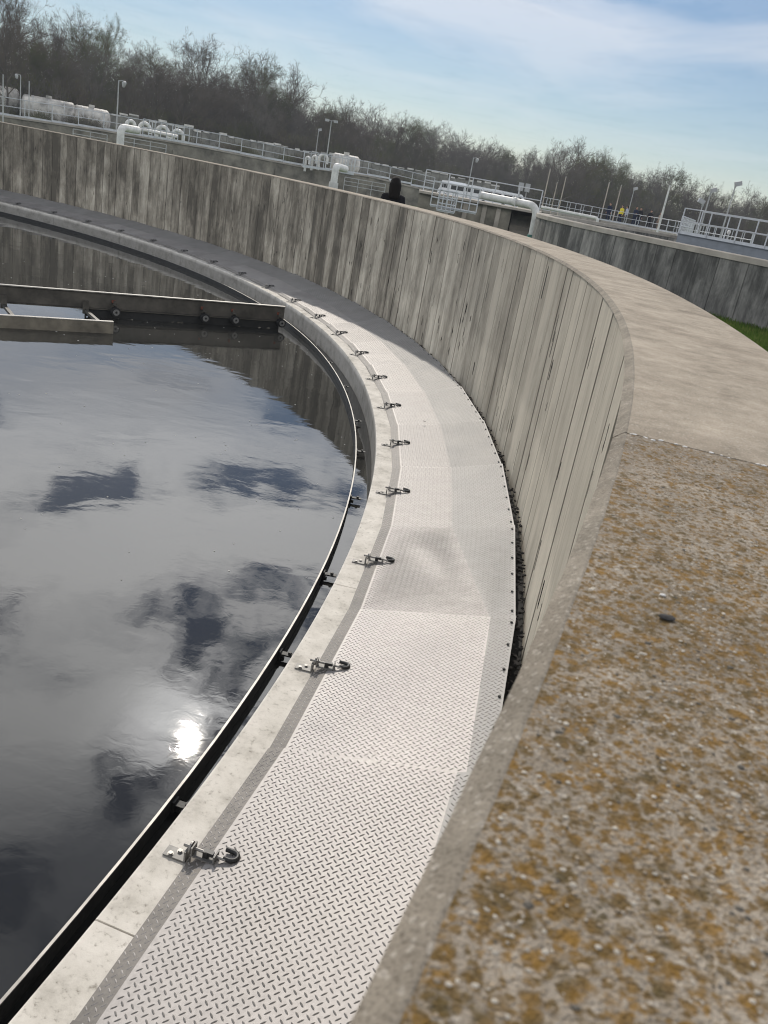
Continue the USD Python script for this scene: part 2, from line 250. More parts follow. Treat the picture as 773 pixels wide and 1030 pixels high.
def plate_look(name, lo, hi, r_lo, r_hi):
    mat(name, {'g': ('geometry', {}), 'oi': ('object_info', {}), 'n': ('noise_texture', {'scale': 3.0, 'detail': 9.0, 'roughness': 0.72}), 'n2': ('noise_texture', {'scale': 60.0, 'detail': 4.0}),
        'a': ('math', {'math_type': 'multiply_add', 'value2': 0.16}), 'a2': ('math', {'math_type': 'multiply_add', 'value2': 0.35}), 'r': ('rgb_ramp', {'ramp': [(0.52, lo), (0.92, hi)]}),
        'rr': ('map_range', {'from_min': 0.3, 'from_max': 0.7, 'to_min': r_lo, 'to_max': r_hi, 'clamp': True}),
        'p': ('principled_bsdf', {'metallic': 0.22})},
        [('g.position', 'n.vector'), ('g.position', 'n2.vector'), ('oi.random', 'a.value1'), ('n.fac', 'a.value3'), ('n2.fac', 'a2.value1'), ('a.value', 'a2.value3'), ('a2.value', 'r.fac'), ('r.color', 'p.base_color'),
         ('n.fac', 'rr.value'), ('rr.result', 'p.roughness')])
plate_look('tread_plate', (0.215, 0.20, 0.19), (0.41, 0.386, 0.368), 0.50, 0.66)
plate_look('dull_plate', (0.21, 0.203, 0.192), (0.315, 0.306, 0.293), 0.56, 0.70)  # outer part of the covers: reflection of the wall painted as a darker colour
plate_look('strip_plate', (0.10, 0.092, 0.08), (0.21, 0.192, 0.172), 0.5, 0.65)  # edge strip: its dark reflection is put into the base colour
plate_look('tread_lug', (0.15, 0.142, 0.133), (0.25, 0.237, 0.225), 0.42, 0.52)
mat('water_look', {'g': ('geometry', {}), 'm': ('mapping', {'scale': V(1.0, 1.35, 1)}), 'n': ('noise_texture', {'scale': 1.3, 'detail': 2.5, 'roughness': 0.45, 'distortion': 0.5}),
    'n2': ('noise_texture', {'scale': 0.35, 'detail': 2.0}), 'w0': ('math', {'math_type': 'multiply'}), 'n3': ('noise_texture', {'scale': 11.0, 'detail': 3.0, 'distortion': 0.8}), 'w': ('math', {'math_type': 'multiply_add', 'value2': 0.034}), 'b': ('bump', {'strength': 0.36, 'distance': 0.02}),
    'nc': ('noise_texture', {'scale': 0.5, 'detail': 5.0}), 'rc': ('rgb_ramp', {'ramp': [(0.3, (0.012, 0.012, 0.011)), (0.7, (0.026, 0.025, 0.022))]}),
    'p': ('principled_bsdf', {'roughness': 0.02, 'ior': 1.48})},
    [('g.position', 'm.vector'), ('m.vector', 'n.vector'), ('g.position', 'n2.vector'), ('n.fac', 'w0.value1'), ('n2.fac', 'w0.value2'), ('m.vector', 'n3.vector'), ('n3.fac', 'w.value1'), ('w0.value', 'w.value3'), ('w.value', 'b.height'), ('b.normal', 'p.normal'), ('g.position', 'nc.vector'), ('nc.fac', 'rc.fac'), ('rc.color', 'p.base_color')])
simple('galvanised', (0.20, 0.195, 0.185), 0.62, 0.5, 0.2, 20)
simple('rail_metal', (0.50, 0.51, 0.52), 0.45, 0.55, 0.15, 3)
simple('bright_rail', (0.50, 0.51, 0.52), 0.5, 0.35, 0.1, 3)
simple('stainless', (0.26, 0.25, 0.235), 0.5, 0.7, 0.2, 40)
simple('black_rubber', (0.012, 0.012, 0.012), 0.5, 0.0, 0.3, 30)
simple('black_slime', (0.012, 0.012, 0.011), 0.6, 0.0, 0.6, 9, 0.4, 40)
simple('baffle_rim', (0.30, 0.285, 0.26), 0.5, 0.3, 0.35, 6)
simple('beam_paint', (0.075, 0.068, 0.056), 0.55, 0.2, 0.5, 4, 0.2, 50)
simple('beam_edge', (0.24, 0.225, 0.20), 0.5, 0.2, 0.4, 5)
simple('plank', (0.15, 0.132, 0.10), 0.7, 0.0, 0.4, 5, 0.3, 40)
simple('rust', (0.16, 0.05, 0.03), 0.8, 0.0, 0.5, 20)
simple('white_pipe', (0.56, 0.55, 0.52), 0.5, 0.0, 0.22, 3.5)
simple('grey_pipe', (0.45, 0.44, 0.42), 0.6, 0.0, 0.25, 2.5)
simple('green_paint', (0.05, 0.16, 0.13), 0.6, 0.0, 0.3, 5)
simple('pole_grey', (0.38, 0.38, 0.37), 0.5, 0.4, 0.15, 3)
simple('lamp_head', (0.36, 0.36, 0.36), 0.4, 0.3, 0.1, 4)
simple('wooden_pole', (0.42, 0.36, 0.30), 0.8, 0.0, 0.2, 3)
simple('basin_concrete', (0.17, 0.155, 0.125), 0.9, 0.0, 0.5, 1.2, 0.3, 12)
simple('deck_concrete', (0.30, 0.27, 0.23), 0.9, 0.0, 0.25, 1.5)
simple('bridge_paint', (0.19, 0.205, 0.225), 0.5, 0.2, 0.12, 2)
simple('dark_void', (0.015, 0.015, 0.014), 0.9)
simple('pale_tank', (0.42, 0.395, 0.355), 0.65, 0.0, 0.6, 0.9)
simple('weathered_panel', (0.17, 0.165, 0.14), 0.85, 0.0, 0.5, 0.9)
simple('panel_top', (0.55, 0.53, 0.48), 0.8, 0.0, 0.35, 0.8)
simple('car_white', (0.75, 0.75, 0.75), 0.25, 0.0, 0.05, 1)
simple('car_glass', (0.02, 0.022, 0.025), 0.08)
simple('tyre', (0.02, 0.02, 0.02), 0.8)
simple('skin', (0.38, 0.22, 0.15), 0.55, 0.0, 0.1, 20)
simple('dark_hair', (0.008, 0.006, 0.005), 0.8, 0.0, 0.4, 60, spec=0.12)
simple('black_cloth', (0.010, 0.009, 0.011), 0.9, 0.0, 0.3, 20, spec=0.12)
simple('navy_cloth', (0.010, 0.014, 0.036), 0.9, 0.0, 0.3, 20, spec=0.12)
simple('yellow_cloth', (0.62, 0.50, 0.02), 0.8, 0.0, 0.1, 20)
simple('pale_cloth', (0.35, 0.37, 0.48), 0.8, 0.0, 0.1, 20)
simple('tan_cloth', (0.26, 0.19, 0.14), 0.85, 0.0, 0.2, 20)
simple('bark', (0.070, 0.060, 0.050), 0.95, 0.0, 0.35, 1.5)
simple('twig', (0.080, 0.064, 0.046), 0.95, 0.0, 0.3, 0.6)
simple('twig_grey', (0.112, 0.098, 0.080), 0.95, 0.0, 0.3, 0.6)
simple('twig_olive', (0.074, 0.074, 0.036), 0.95, 0.0, 0.3, 0.6)
simple('crumbs', (0.014, 0.012, 0.010), 0.95, 0.0, 0.7, 30)
simple('stone_grey', (0.035, 0.033, 0.032), 0.9, 0.0, 0.6, 200)
simple('grit_pale', (0.40, 0.36, 0.30), 0.85, 0.0, 0.35, 150)
simple('grit_tan', (0.27, 0.215, 0.15), 0.9, 0.0, 0.4, 150)
simple('grit_dark', (0.085, 0.075, 0.06), 0.85, 0.0, 0.5, 150)
simple('foam', (0.5, 0.49, 0.45), 0.8)
simple('white_chip', (0.75, 0.73, 0.70), 0.7)
simple('grass_ground', (0.055, 0.085, 0.022), 0.95, 0.0, 0.45, 1.3, 0.4, 25)
simple('wood_ground', (0.075, 0.070, 0.040), 0.95, 0.0, 0.4, 0.2)
mat('grass_blade', {'oi': ('object_info', {}), 'r': ('rgb_ramp', {'ramp': [(0, (0.055, 0.10, 0.018)), (0.6, (0.085, 0.14, 0.028)), (1, (0.14, 0.16, 0.05))]}),
    'd': ('diffuse_bsdf', {}), 't': ('translucent_bsdf', {}), 'm': ('mix_closure', {'fac': 0.35})},
    [('oi.random', 'r.fac'), ('r.color', 'd.color'), ('r.color', 't.color'), ('d.BSDF', 'm.closure1'), ('t.BSDF', 'm.closure2')], surface='m.closure')
mat('leaf_olive', {'oi': ('object_info', {}), 'r': ('rgb_ramp', {'ramp': [(0, (0.085, 0.09, 0.035)), (1, (0.13, 0.125, 0.05))]}),
    'd': ('diffuse_bsdf', {}), 't': ('translucent_bsdf', {}), 'm': ('mix_closure', {'fac': 0.35})},
    [('oi.random', 'r.fac'), ('r.color', 'd.color'), ('r.color', 't.color'), ('d.BSDF', 'm.closure1'), ('t.BSDF', 'm.closure2')], surface='m.closure')

# ------------------------------------------------------------------ ground (one sheet with a hole where the tanks are dug in)
def ground_sheet():
    from shapely.geometry import Point, Polygon
    big = Polygon([(-900, -900), (900, -900), (900, 1200), (-900, 1200)])
    hole = Point(*TC).buffer(21.5, 64); hole2 = Point(25.2, 32.3).buffer(21.2, 64)
    v, f = trimesh.creation.triangulate_polygon(big.difference(hole).difference(hole2), engine='earcut')
    return trimesh.Trimesh(np.c_[v, np.zeros(len(v))], f, process=False)
tag(obj('ground', ground_sheet(), 'grass_ground'), None, None, None, 'structure')
W2 = [(-260, 88), (260, 88), (330, 420), (-330, 420)]
tag(obj('woodland_ground', trimesh.Trimesh(np.array([(x, y, 0.012) for x, y in W2]), [[0, 1, 2], [0, 2, 3]], process=False), 'wood_ground'), None, None, None, 'structure')

# ------------------------------------------------------------------ round tank: board-marked wall, coping, curb
Z_TOP, Z_PLATE_OUT, Z_CURB, Z_BAF, Z_WATER = 1.35, -0.549, -0.778, -1.001, -1.085
R_FACE, R_ARRIS, R_OUT = 21.131, 21.146, 21.756
R_CURB0, R_STRIP, R_PIN, R_CREASE, R_POUT = 19.877, 20.034, 20.109, 20.58, 21.047
def board_wall(R, ztop, zbot, a0, a1, mean, seed, c, inward=True, depth=0.012, rows=1):
    """Wall face cast against upright boards: each board stands a little proud or shy, with a V joint between."""
    rg = np.random.default_rng(seed); V_, F_, UV = [], [], []; a = a0; n = 0
    while a < a1:
        w = math.degrees(mean * rg.uniform(0.75, 1.22) / R); b = min(a + w, a1); off = rg.normal(0, 0.0015); tilt = rg.normal(0, 0.0012)
        s = 1 if inward else -1; g = math.degrees(0.0055 / R); 
        cols = [(a, depth, 0.0), (a + g, off - tilt, 0.03), (b - g, off + tilt, 0.97), (b, depth, 1.0)]
        base = len(V_)
        for ang, o, fr in cols:
            r = R + s * o; t = rad(ang)
            for z in (zbot, ztop):
                V_.append((c[0] + r * math.cos(t), c[1] + r * math.sin(t), z)); UV.append((n + 0.0005 + fr * 0.999, z))
        for k in range(3):
            p, q = base + 2 * k, base + 2 * k + 2
            fs = [[p, p + 1, q + 1], [p, q + 1, q]]
            F_ += fs if inward else [x[::-1] for x in fs]
        a = b; n += 1
    return trimesh.Trimesh(np.array(V_), F_, process=False), np.array(UV)
CH = 0.017
tank = thing('clarifier_tank', 'large round concrete tank holding dark water, filling the foreground', 'tank')
wm, wuv = board_wall(R_FACE, Z_TOP - CH + 0.001, -1.9, -180, 180, 0.365, 5, TC, depth=0.014)
obj('wall', wm, 'wall_concrete', tank, uv=wuv)
om, ouv = board_wall(R_OUT - 0.01, Z_TOP - 0.022, -0.4, -180, 180, 0.33, 6, TC, inward=False)
obj('outer_face', om, 'wall_concrete', tank, uv=ouv)
def form_marks():
    """Split-grain and knot outlines that the boards left on the wall: thin closed ridges and slits."""
    r = np.random.default_rng(19); out = []
    for k in range(120):
        th = r.uniform(-13, 45); z0 = r.uniform(-0.45, 1.15); ln = r.uniform(0.03, 0.13); wd = r.uniform(0.004, 0.016); n = 14; t = np.linspace(0, 2 * PI, n, endpoint=False)
        zz = z0 + ln * np.cos(t) * (1 + 0.25 * r.normal(0, 1, n) * (np.abs(np.sin(t)) < 0.6)); uu = wd * np.sin(t) * (0.5 + r.random(n))
        if k % 3 == 0: uu *= 0.25
        pts = np.array([pol(np.array(R_FACE - 0.0005), rad(th) + u / R_FACE, z) for u, z in zip(uu, zz)]); pts = np.vstack([pts, pts[:1]])
        rr = r.uniform(0.0009, 0.0022) * (0.6 + r.random(n + 1)); rr[-1] = rr[0]; out.append(tube(pts, rr, 5, False))
    for k in range(85):                                       # knots and blown patches farther round
        th = r.uniform(12, 74); z0 = r.uniform(-0.4, 1.1); ln = r.uniform(0.03, 0.11); n = 7; t = np.linspace(-1, 1, n)
        pts = np.array([pol(np.array(R_FACE - 0.001), rad(th) + 0.006 * r.normal() / R_FACE, z0 + ln * u) for u in t])
        out.append(tube(pts, r.uniform(0.003, 0.009) * (1.05 - np.abs(t)) * (0.7 + 0.6 * r.random(n)), 5, False))
    return cat(out)
def coping_piece(a0, a1, n, rough, edge_look=False):
    if edge_look: prof = [(R_FACE + 0.002, Z_TOP - CH - 0.004), (R_FACE - 0.006, Z_TOP - CH)] + [(R_FACE - 0.006 + (R_ARRIS - R_FACE + 0.006) * k / 5, Z_TOP - CH * (1 - k / 5)) for k in range(1, 5)] + [(R_ARRIS, Z_TOP + 0.0004), (R_ARRIS + 0.004, Z_TOP + 0.0008), (R_ARRIS + 0.007, Z_TOP - 0.001)]
    else: prof = [(R_ARRIS + 0.003, Z_TOP)] + [(R_ARRIS + 0.003 + (R_OUT - R_ARRIS - 0.027) * k / 14, Z_TOP) for k in range(1, 14)] + [(R_OUT - 0.024, Z_TOP), (R_OUT - 0.006, Z_TOP - 0.006), (R_OUT, Z_TOP - 0.024)]
    th = np.radians(np.linspace(a0, a1, n + 1)); p = np.array(prof)
    G = np.stack([pol(p[:, 0], t, p[:, 1]) for t in th])
    if rough:
        amp = rough * (0.0012 * (meshkit.fbm(G * 9, 4, 3) - 0.5) + 0.0016 * (meshkit.fbm(G * 60, 3, 9) - 0.5))
        G[..., 2] += amp
        if edge_look:
            e = G[..., :2] - TC; e /= np.linalg.norm(e, axis=-1, keepdims=True); wgt = np.ones(len(p)); wgt[-1] = 0
            G[..., :2] += e * (rough * 0.0035 * (meshkit.fbm(G * 26, 4, 21) - 0.5) * wgt)[..., None]
    m = grid_mesh(G); m.invert()
    # end faces at the joint
    for t, flip in ((th[0], 0), (th[-1], 1)):
        row = G[0] if not flip else G[-1]
        low = row.copy(); low[:, 2] = Z_TOP - 0.05
        e = grid_mesh(np.stack([row, low])); 
        if flip: e.invert()
        m = cat([m, e])
    return m
JOINT = -14.30
for a0, a1, n, rg_, lk, lb in ((-30.0, JOINT - 0.012, 620, 1.0, 'coping_lichen', 'near coping section mottled with orange-brown lichen'), (JOINT + 0.012, 40.0, 900, 0.6, 'coping_clean', 'clean tan coping section beyond the joint'), (40.02, 180.0, 300, 0.0, 'coping_clean', None), (-180.0, -30.02, 300, 0.0, 'coping_clean', None)):
    o = obj('coping_section', coping_piece(a0, a1, n, rg_), lk, tank, smooth=40, label=lb)
    obj('chamfer', coping_piece(a0, a1, n, rg_, True), 'chamfer_concrete', UsdGeom.Xform(o) if False else UsdGeom.Mesh(o), smooth=40)
obj('form_marks', form_marks(), 'crumbs', tank, kind='stuff')
rg = np.random.default_rng(61)
for lk, n_ in (('grit_pale', 2400), ('grit_tan', 4200), ('grit_dark', 900)):
    V_, F_ = [], []; ico = trimesh.creation.icosphere(subdivisions=1, radius=1.0)
    for k in range(n_):
        a = -14.36 - 4.6 * rg.random() ** 0.8; r = rg.uniform(R_ARRIS + 0.012, R_OUT - 0.02); s = rg.uniform(0.0007, 0.0021) * (1.0 if rg.random() < 0.94 else 1.5)
        q = ico.vertices * rg.uniform(0.7, 1.2, ico.vertices.shape) * [s * rg.uniform(0.8, 1.5), s, s * 0.4]
        F_.append(ico.faces + len(ico.vertices) * k); V_.append(q + pol(np.array(r), rad(a), Z_TOP + 0.0002))
    obj('aggregate', trimesh.Trimesh(np.vstack(V_), np.vstack(F_), process=False), lk, tank, smooth=True, kind='stuff')
# chipped mortar along the joint
rg = np.random.default_rng(3); chips = []
for k in range(46):
    r = R_ARRIS + 0.01 + (R_OUT - R_ARRIS - 0.03) * rg.random() ** 1.2; s = rg.uniform(0.002, 0.0055)
    ch = trimesh.creation.icosphere(subdivisions=1, radius=1.0); ch.vertices *= rg.uniform(0.6, 1.3, ch.vertices.shape)
    ch.apply_scale([s * 1.2, s * 0.7, s * 0.35]); ch.apply_translation(pol(np.array(r), rad(JOINT + rg.normal(0, 0.010)), Z_TOP + 0.0003)); chips.append(ch)
obj('joint_mortar', cat(chips), 'white_chip', tank, smooth=True, kind='stuff')
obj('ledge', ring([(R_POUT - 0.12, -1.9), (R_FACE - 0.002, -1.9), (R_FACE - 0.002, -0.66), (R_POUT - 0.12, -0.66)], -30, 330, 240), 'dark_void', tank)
for k in range(43):
    a = -13.9 - 8.4 * 2 + 8.4 * k
    if a > 115: break
    g = math.degrees(0.004 / 20)
    prof = [(R_CURB0, -1.9), (R_STRIP + 0.05, -1.9), (R_STRIP + 0.05, Z_CURB - 0.003), (R_CURB0 + 0.012, Z_CURB), (R_CURB0 + 0.003, Z_CURB - 0.004), (R_CURB0, Z_CURB - 0.014)]
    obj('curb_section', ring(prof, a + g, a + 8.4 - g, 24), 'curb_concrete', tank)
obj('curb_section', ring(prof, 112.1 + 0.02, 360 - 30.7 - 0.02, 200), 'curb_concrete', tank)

# water
def disc(R, z, c, n=180):
    t = np.linspace(0, 2 * PI, n, endpoint=False)
    v = np.vstack([[c[0], c[1], z], np.c_[c[0] + R * np.cos(t), c[1] + R * np.sin(t), np.full(n, z)]])
    return trimesh.Trimesh(v, [[0, 1 + i, 1 + (i + 1) % n] for i in range(n)], process=False)
tag(obj('water', disc(R_CURB0 + 0.01, Z_WATER, TC), 'water_look'), None, None, None, 'structure')

# foam flecks floating on the water
rg = np.random.default_rng(12); fl = []
while len(fl) < 420:
    x, y = rg.uniform(-14, -0.2), rg.uniform(0.5, 18)
    if math.hypot(x - TC[0], y - TC[1]) > 19.6: continue
    d = math.hypot(x, y); s = rg.uniform(0.003, 0.008) * (0.6 + 0.09 * d)
    t = np.sort(rg.uniform(0, 2 * PI, 6)); q = rg.uniform(0.5, 1.2, 6) * s
    top = np.c_[x + q * np.cos(t), y + q * np.sin(t), np.full(6, Z_WATER + 0.003)]
    v = np.vstack([[x, y, Z_WATER + 0.005], top, top - [0, 0, 0.004]])
    f = [[0, 1 + i, 1 + (i + 1) % 6] for i in range(6)] + [[1 + i, 7 + i, 7 + (i + 1) % 6] for i in range(6)] + [[1 + i, 7 + (i + 1) % 6, 1 + (i + 1) % 6] for i in range(6)]
    fl.append(trimesh.Trimesh(v, f, process=False))
tag(obj('foam_flecks', cat(fl), 'foam'), 'tiny pale flecks floating on the dark tank water', 'foam', None, 'stuff')

# ------------------------------------------------------------------ scum baffle ring inside the curb
baf = thing('scum_baffle', 'thin black baffle ring with a pale rim standing in the water along the curb', 'baffle')
obj('plate', ring([(19.692, -1.7), (19.702, -1.7), (19.702, Z_BAF - 0.006), (19.692, Z_BAF - 0.006)], -34, 326, 420), 'black_slime', baf)
obj('rim', ring([(19.6905, Z_BAF - 0.006), (19.7025, Z_BAF - 0.006), (19.7025, Z_BAF), (19.6905, Z_BAF)], -34, 326, 420), 'baffle_rim', baf)
for k in range(26):
    a = rad(-16.2 + 4.2 * k + (0.7 if k % 3 else 0)); c, s = math.cos(a), math.sin(a)
    parts = [box(0.10, 0.04, 0.010, (19.755, 0, Z_BAF - 0.045)), box(0.012, 0.05, 0.10, (19.709, 0, Z_BAF - 0.075))]
    b = trimesh.creation.cylinder(radius=0.012, height=0.02, sections=6); b.apply_translation((19.77, 0, Z_BAF - 0.034)); parts.append(b)
    b2 = trimesh.creation.cylinder(radius=0.012, height=0.025, sections=6); b2.apply_transform(trimesh.transformations.rotation_matrix(PI / 2, [0, 1, 0])); b2.apply_translation((19.724, 0, Z_BAF - 0.08)); parts.append(b2)
    m = cat(parts); m.apply_transform(trimesh.transformations.rotation_matrix(a, [0, 0, 1])); m.apply_translation((TC[0], TC[1], 0))
    obj('bracket', m, 'black_slime', baf)

# ------------------------------------------------------------------ diamond-plate covers, hinged over the launder
STEP = 4.2; HALF = rad(STEP / 2); A0 = -12.80
prof_top = [(R_STRIP, Z_CURB + 0.006), (R_PIN, Z_CURB + 0.034), (R_CREASE, Z_CURB + 0.030 + 0.083), (R_POUT, Z_PLATE_OUT + 0.002)]
RX = 20.5                                   # local x = r - RX
def fold(crease):
    q = (crease - R_PIN) / (R_POUT - R_PIN); z = Z_CURB + 0.034 + q * (Z_PLATE_OUT - Z_CURB - 0.032)
    return [prof_top[0], prof_top[1], (crease, z - 0.024 * min(1, (1 - q) * 3)), prof_top[3]]
def cover_sheet(near, far):
    T = 0.005; rows = []
    for s, pts in ((-1, near), (1, far)):
        top = np.array(pts); P = np.vstack([top, (top - [0, T])[::-1]]); k = len(P)
        rows.append([(r - RX, s * (r * math.tan(HALF) - 0.0025), z) for r, z in P])
    v = np.vstack(rows); f = []
    for q in range(k):
        s = (q + 1) % k; f += [[q, s, k + s], [q, k + s, k + q]]
    for q in range(len(top) - 1):
        a, b, c, d = q, q + 1, k - 2 - q, k - 1 - q
        f += [[a, d, c], [a, c, b], [k + a, k + c, k + d], [k + a, k + b, k + c]]
    m = trimesh.Trimesh(v, f, process=False); m.fix_normals(); return m
def lugs(which, near, far):
    """Raised lozenges, turned alternately left and right, on every face of the sheet."""
    L, Wd, Hh = 0.0135, 0.0043, 0.0023
    t = np.array([(-1, 0), (-0.45, 0.85), (0.45, 0.85), (1, 0), (0.45, -0.85), (-0.45, -0.85)])
    base = np.c_[t[:, 0] * L, t[:, 1] * Wd, np.full(6, -0.0003)]; ridge = np.array([(-0.55 * L, 0, Hh), (0.55 * L, 0, Hh)])
    v0 = np.vstack([base, ridge]); f0 = np.array([[0, 6, 1], [1, 6, 7], [1, 7, 2], [2, 7, 3], [3, 7, 4], [4, 7, 6], [4, 6, 5], [5, 6, 0]])[:, ::-1]
    V_, F_, n = [], [], 0; p = 0.0255; k = int(1.9 / p)
    for i in range(-k, k):
        for j in range(-k, k):
            s, y = (i + j) * p * 0.70711 + 0.011, (i - j) * p * 0.70711          # rows run at 45 degrees to the sheet's edges
            if abs(y) > 0.78 or s < 0 or s > 1.1: continue
            w_ = 0.5 + 0.5 * y / 0.755; pr = np.array(near) * (1 - w_) + np.array(far) * w_; sgl = np.r_[0, np.cumsum(np.hypot(*np.diff(pr, axis=0).T))]
            if s < 0.010 or s > sgl[3] - 0.012 or abs(s - sgl[1]) < 0.008 or int(np.clip(np.searchsorted(sgl, s) - 1, 0, 2)) != which or abs(s - sgl[2]) < 0.004: continue
            seg = int(np.searchsorted(sgl, s)) - 1
            q = (s - sgl[seg]) / (sgl[seg + 1] - sgl[seg]); r, z = pr[seg] + q * (pr[seg + 1] - pr[seg]); sl = math.atan2(pr[seg + 1][1] - pr[seg][1], pr[seg + 1][0] - pr[seg][0])
            if abs(y) > r * math.tan(HALF) - 0.014: continue
            a = PI / 4 if (i + j) % 2 else -PI / 4
            R = np.array([[math.cos(a), -math.sin(a), 0], [math.sin(a), math.cos(a), 0], [0, 0, 1]])
            B = np.array([[math.cos(sl), 0, -math.sin(sl)], [0, 1, 0], [math.sin(sl), 0, math.cos(sl)]])
            V_.append(v0 @ R.T @ B.T + [r - RX, y, z]); F_.append(f0 + 8 * n); n += 1
    m = trimesh.Trimesh(np.vstack(V_), np.vstack(F_), process=False); return m
def bolt(r, h, at):
    b = trimesh.creation.cylinder(radius=r, height=h, sections=6); b.apply_translation(at); return b
covers = {}
N_COV = 29
for k in range(-1, N_COV):
    a = A0 + STEP * k; t = rad(a); loc = (*(TC + RX * np.array([math.cos(t), math.sin(t)])), 0.0)
    tilt = 0.010 + 0.003 * math.sin(k * 2.4)         # each cover rides up on the next at its far end
    who = 'diamond plate launder cover under the %s hold-down clamp' % (ORD[k] if k else 'nearest') if k >= 0 else 'diamond plate launder cover nearest the camera, cut by the bottom edge'
    if k >= 1: who += ' from the camera'
    sort = 2 if k >= 3 else 1 if k == 2 else 0
    if sort == 2: who = who.replace('launder cover', 'dull-edged launder cover')
    if sort not in covers:
        c0 = covers[sort] = thing('launder_cover', who, 'cover', loc, t, 'diamond plate covers over the launder', rx=tilt)
        pn, pf = [(fold(20.94), fold(20.90)), (fold(20.90), fold(R_CREASE)), (fold(R_CREASE), fold(R_CREASE))][sort]
        for nm, w, lk, lg, lab in (('edge_strip', 0, 'strip_plate', 'tread_plate', 'sloping edge strip, its dark reflection painted in'), ('plate', 1, 'tread_plate', 'tread_lug', None), ('outer_plate', 2, 'dull_plate', 'tread_lug', 'outer part with the wall reflection painted in')):
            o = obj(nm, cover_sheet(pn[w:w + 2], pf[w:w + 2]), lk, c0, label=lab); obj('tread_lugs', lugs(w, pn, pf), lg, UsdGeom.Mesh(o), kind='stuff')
        for y in np.linspace(-0.68, 0.68, 6):
            obj('bolt', bolt(0.008, 0.008, (R_POUT - 0.022 - RX, y, Z_PLATE_OUT + 0.002)), 'black_slime', c0)
    else:
        dup(covers[sort], 'launder_cover', who, 'cover', loc, t, 'diamond plate covers over the launder', rx=tilt)

# ------------------------------------------------------------------ hold-down clamps, one to each cover
def clamp_parts(t):
    z0 = Z_CURB
    X = lambda r: r - 20.0
    bp = cat([box(0.088, 0.052, 0.007, (X(19.975), 0, z0 + 0.0035)), box(0.007, 0.052, 0.052, (X(20.0225), 0, z0 + 0.026))])
    obj('base_plate', bp, 'galvanised', t)
    for y, x in ((-0.013, 19.958), (0.013, 19.985)):
        obj('bolt', cat([bolt(0.0095, 0.008, (X(x), y, z0 + 0.011)), bolt(0.013, 0.0025, (X(x), y, z0 + 0.0082))]), 'stainless', t)
    h = z0 + 0.030
    ch = cat([box(0.098, 0.044, 0.006, (X(20.092), 0, h + 0.010)), box(0.006, 0.044, 0.040, (X(20.046), 0, h + 0.028)), box(0.006, 0.044, 0.036, (X(20.139), 0, h + 0.026))])
    obj('channel', ch, 'galvanised', t)
    w = trimesh.creation.cylinder(radius=0.024, height=0.007, sections=18); w.apply_transform(trimesh.transformations.rotation_matrix(PI / 2, [0, 1, 0])); w.apply_translation((X(20.036), 0, h + 0.032)); obj('washer', w, 'stainless', t)
    rod = tube([(X(20.005), 0, h + 0.032), (X(20.09), 0, h + 0.032), (X(20.180), 0, h + 0.031)], 0.0065, 10); obj('rod', rod, 'stainless', t, smooth=40)
    blk = cat([box(0.020, 0.022, 0.030, (X(20.098), 0, h + 0.026)), box(0.034, 0.018, 0.016, (X(20.112), 0, h + 0.034))]); obj('latch_block', blk, 'black_rubber', t)
    pth = [(X(20.168), 0.004, h + 0.031), (X(20.19), 0.004, h + 0.031)] + [(X(20.192) + 0.023 * math.sin(q), 0.027 - 0.023 * math.cos(q), h + 0.031) for q in np.linspace(0.2, PI, 9)] + [(X(20.170), 0.050, h + 0.031), (X(20.158), 0.050, h + 0.031)]
    obj('hook', tube(pth, 0.0095, 10), 'black_rubber', t, smooth=40)
clamp0 = None
for k in range(26):
    t = rad(A0 + STEP * k + [0, .03, .07, .13, .06, .10, -.03, .01, -.07, -.3, -.3][min(k, 10)]); c = TC + 20.0 * np.array([math.cos(t), math.sin(t)])
    lab = ('nearest steel hold-down clamp with a black hook, in front of the curb crack' if k == 0 else '%s steel hold-down clamp from the camera, on the curb and plate edge' % ORD[k])
    if clamp0 is None: clamp0 = thing('hold_down_clamp', lab, 'clamp', (*c, 0), t, 'steel clamps along the curb'); clamp_parts(clamp0)
    else: dup(clamp0, 'hold_down_clamp', lab, 'clamp', (*c, 0), t + 0.04 * math.sin(k * 1.7), 'steel clamps along the curb')

# crumbs and dead leaves caught between the plates and the wall
rg = np.random.default_rng(41); cr = []
for k in range(1300):
    a = rg.uniform(-18, 30); r = rg.uniform(R_POUT + 0.004, R_FACE - 0.01); s = rg.uniform(0.006, 0.019)
    ch = trimesh.creation.icosphere(subdivisions=0, radius=1.0); ch.vertices *= rg.uniform(0.5, 1.3, ch.vertices.shape) * [1, 1, 0.55]
    ch.apply_scale(s); ch.apply_translation(pol(np.array(r), rad(a), -0.62 + rg.random() * 0.05)); cr.append(ch)
tag(obj('gutter_debris', cat(cr), 'crumbs'), 'dark crumbs and dead leaves in the gap at the foot of the wall', 'debris', None, 'stuff')

# a dark stone and a white flake on the near coping
def pebble(s, seed):
    r = np.random.default_rng(seed); p = trimesh.creation.icosphere(subdivisions=2, radius=1.0); p.vertices *= (0.75 + 0.5 * meshkit.fbm(p.vertices * 1.7 + seed, 3, seed))[:, None] * np.array(s); return p
def on_top(x, y, dz=0.0): return (x, y, Z_TOP + dz)
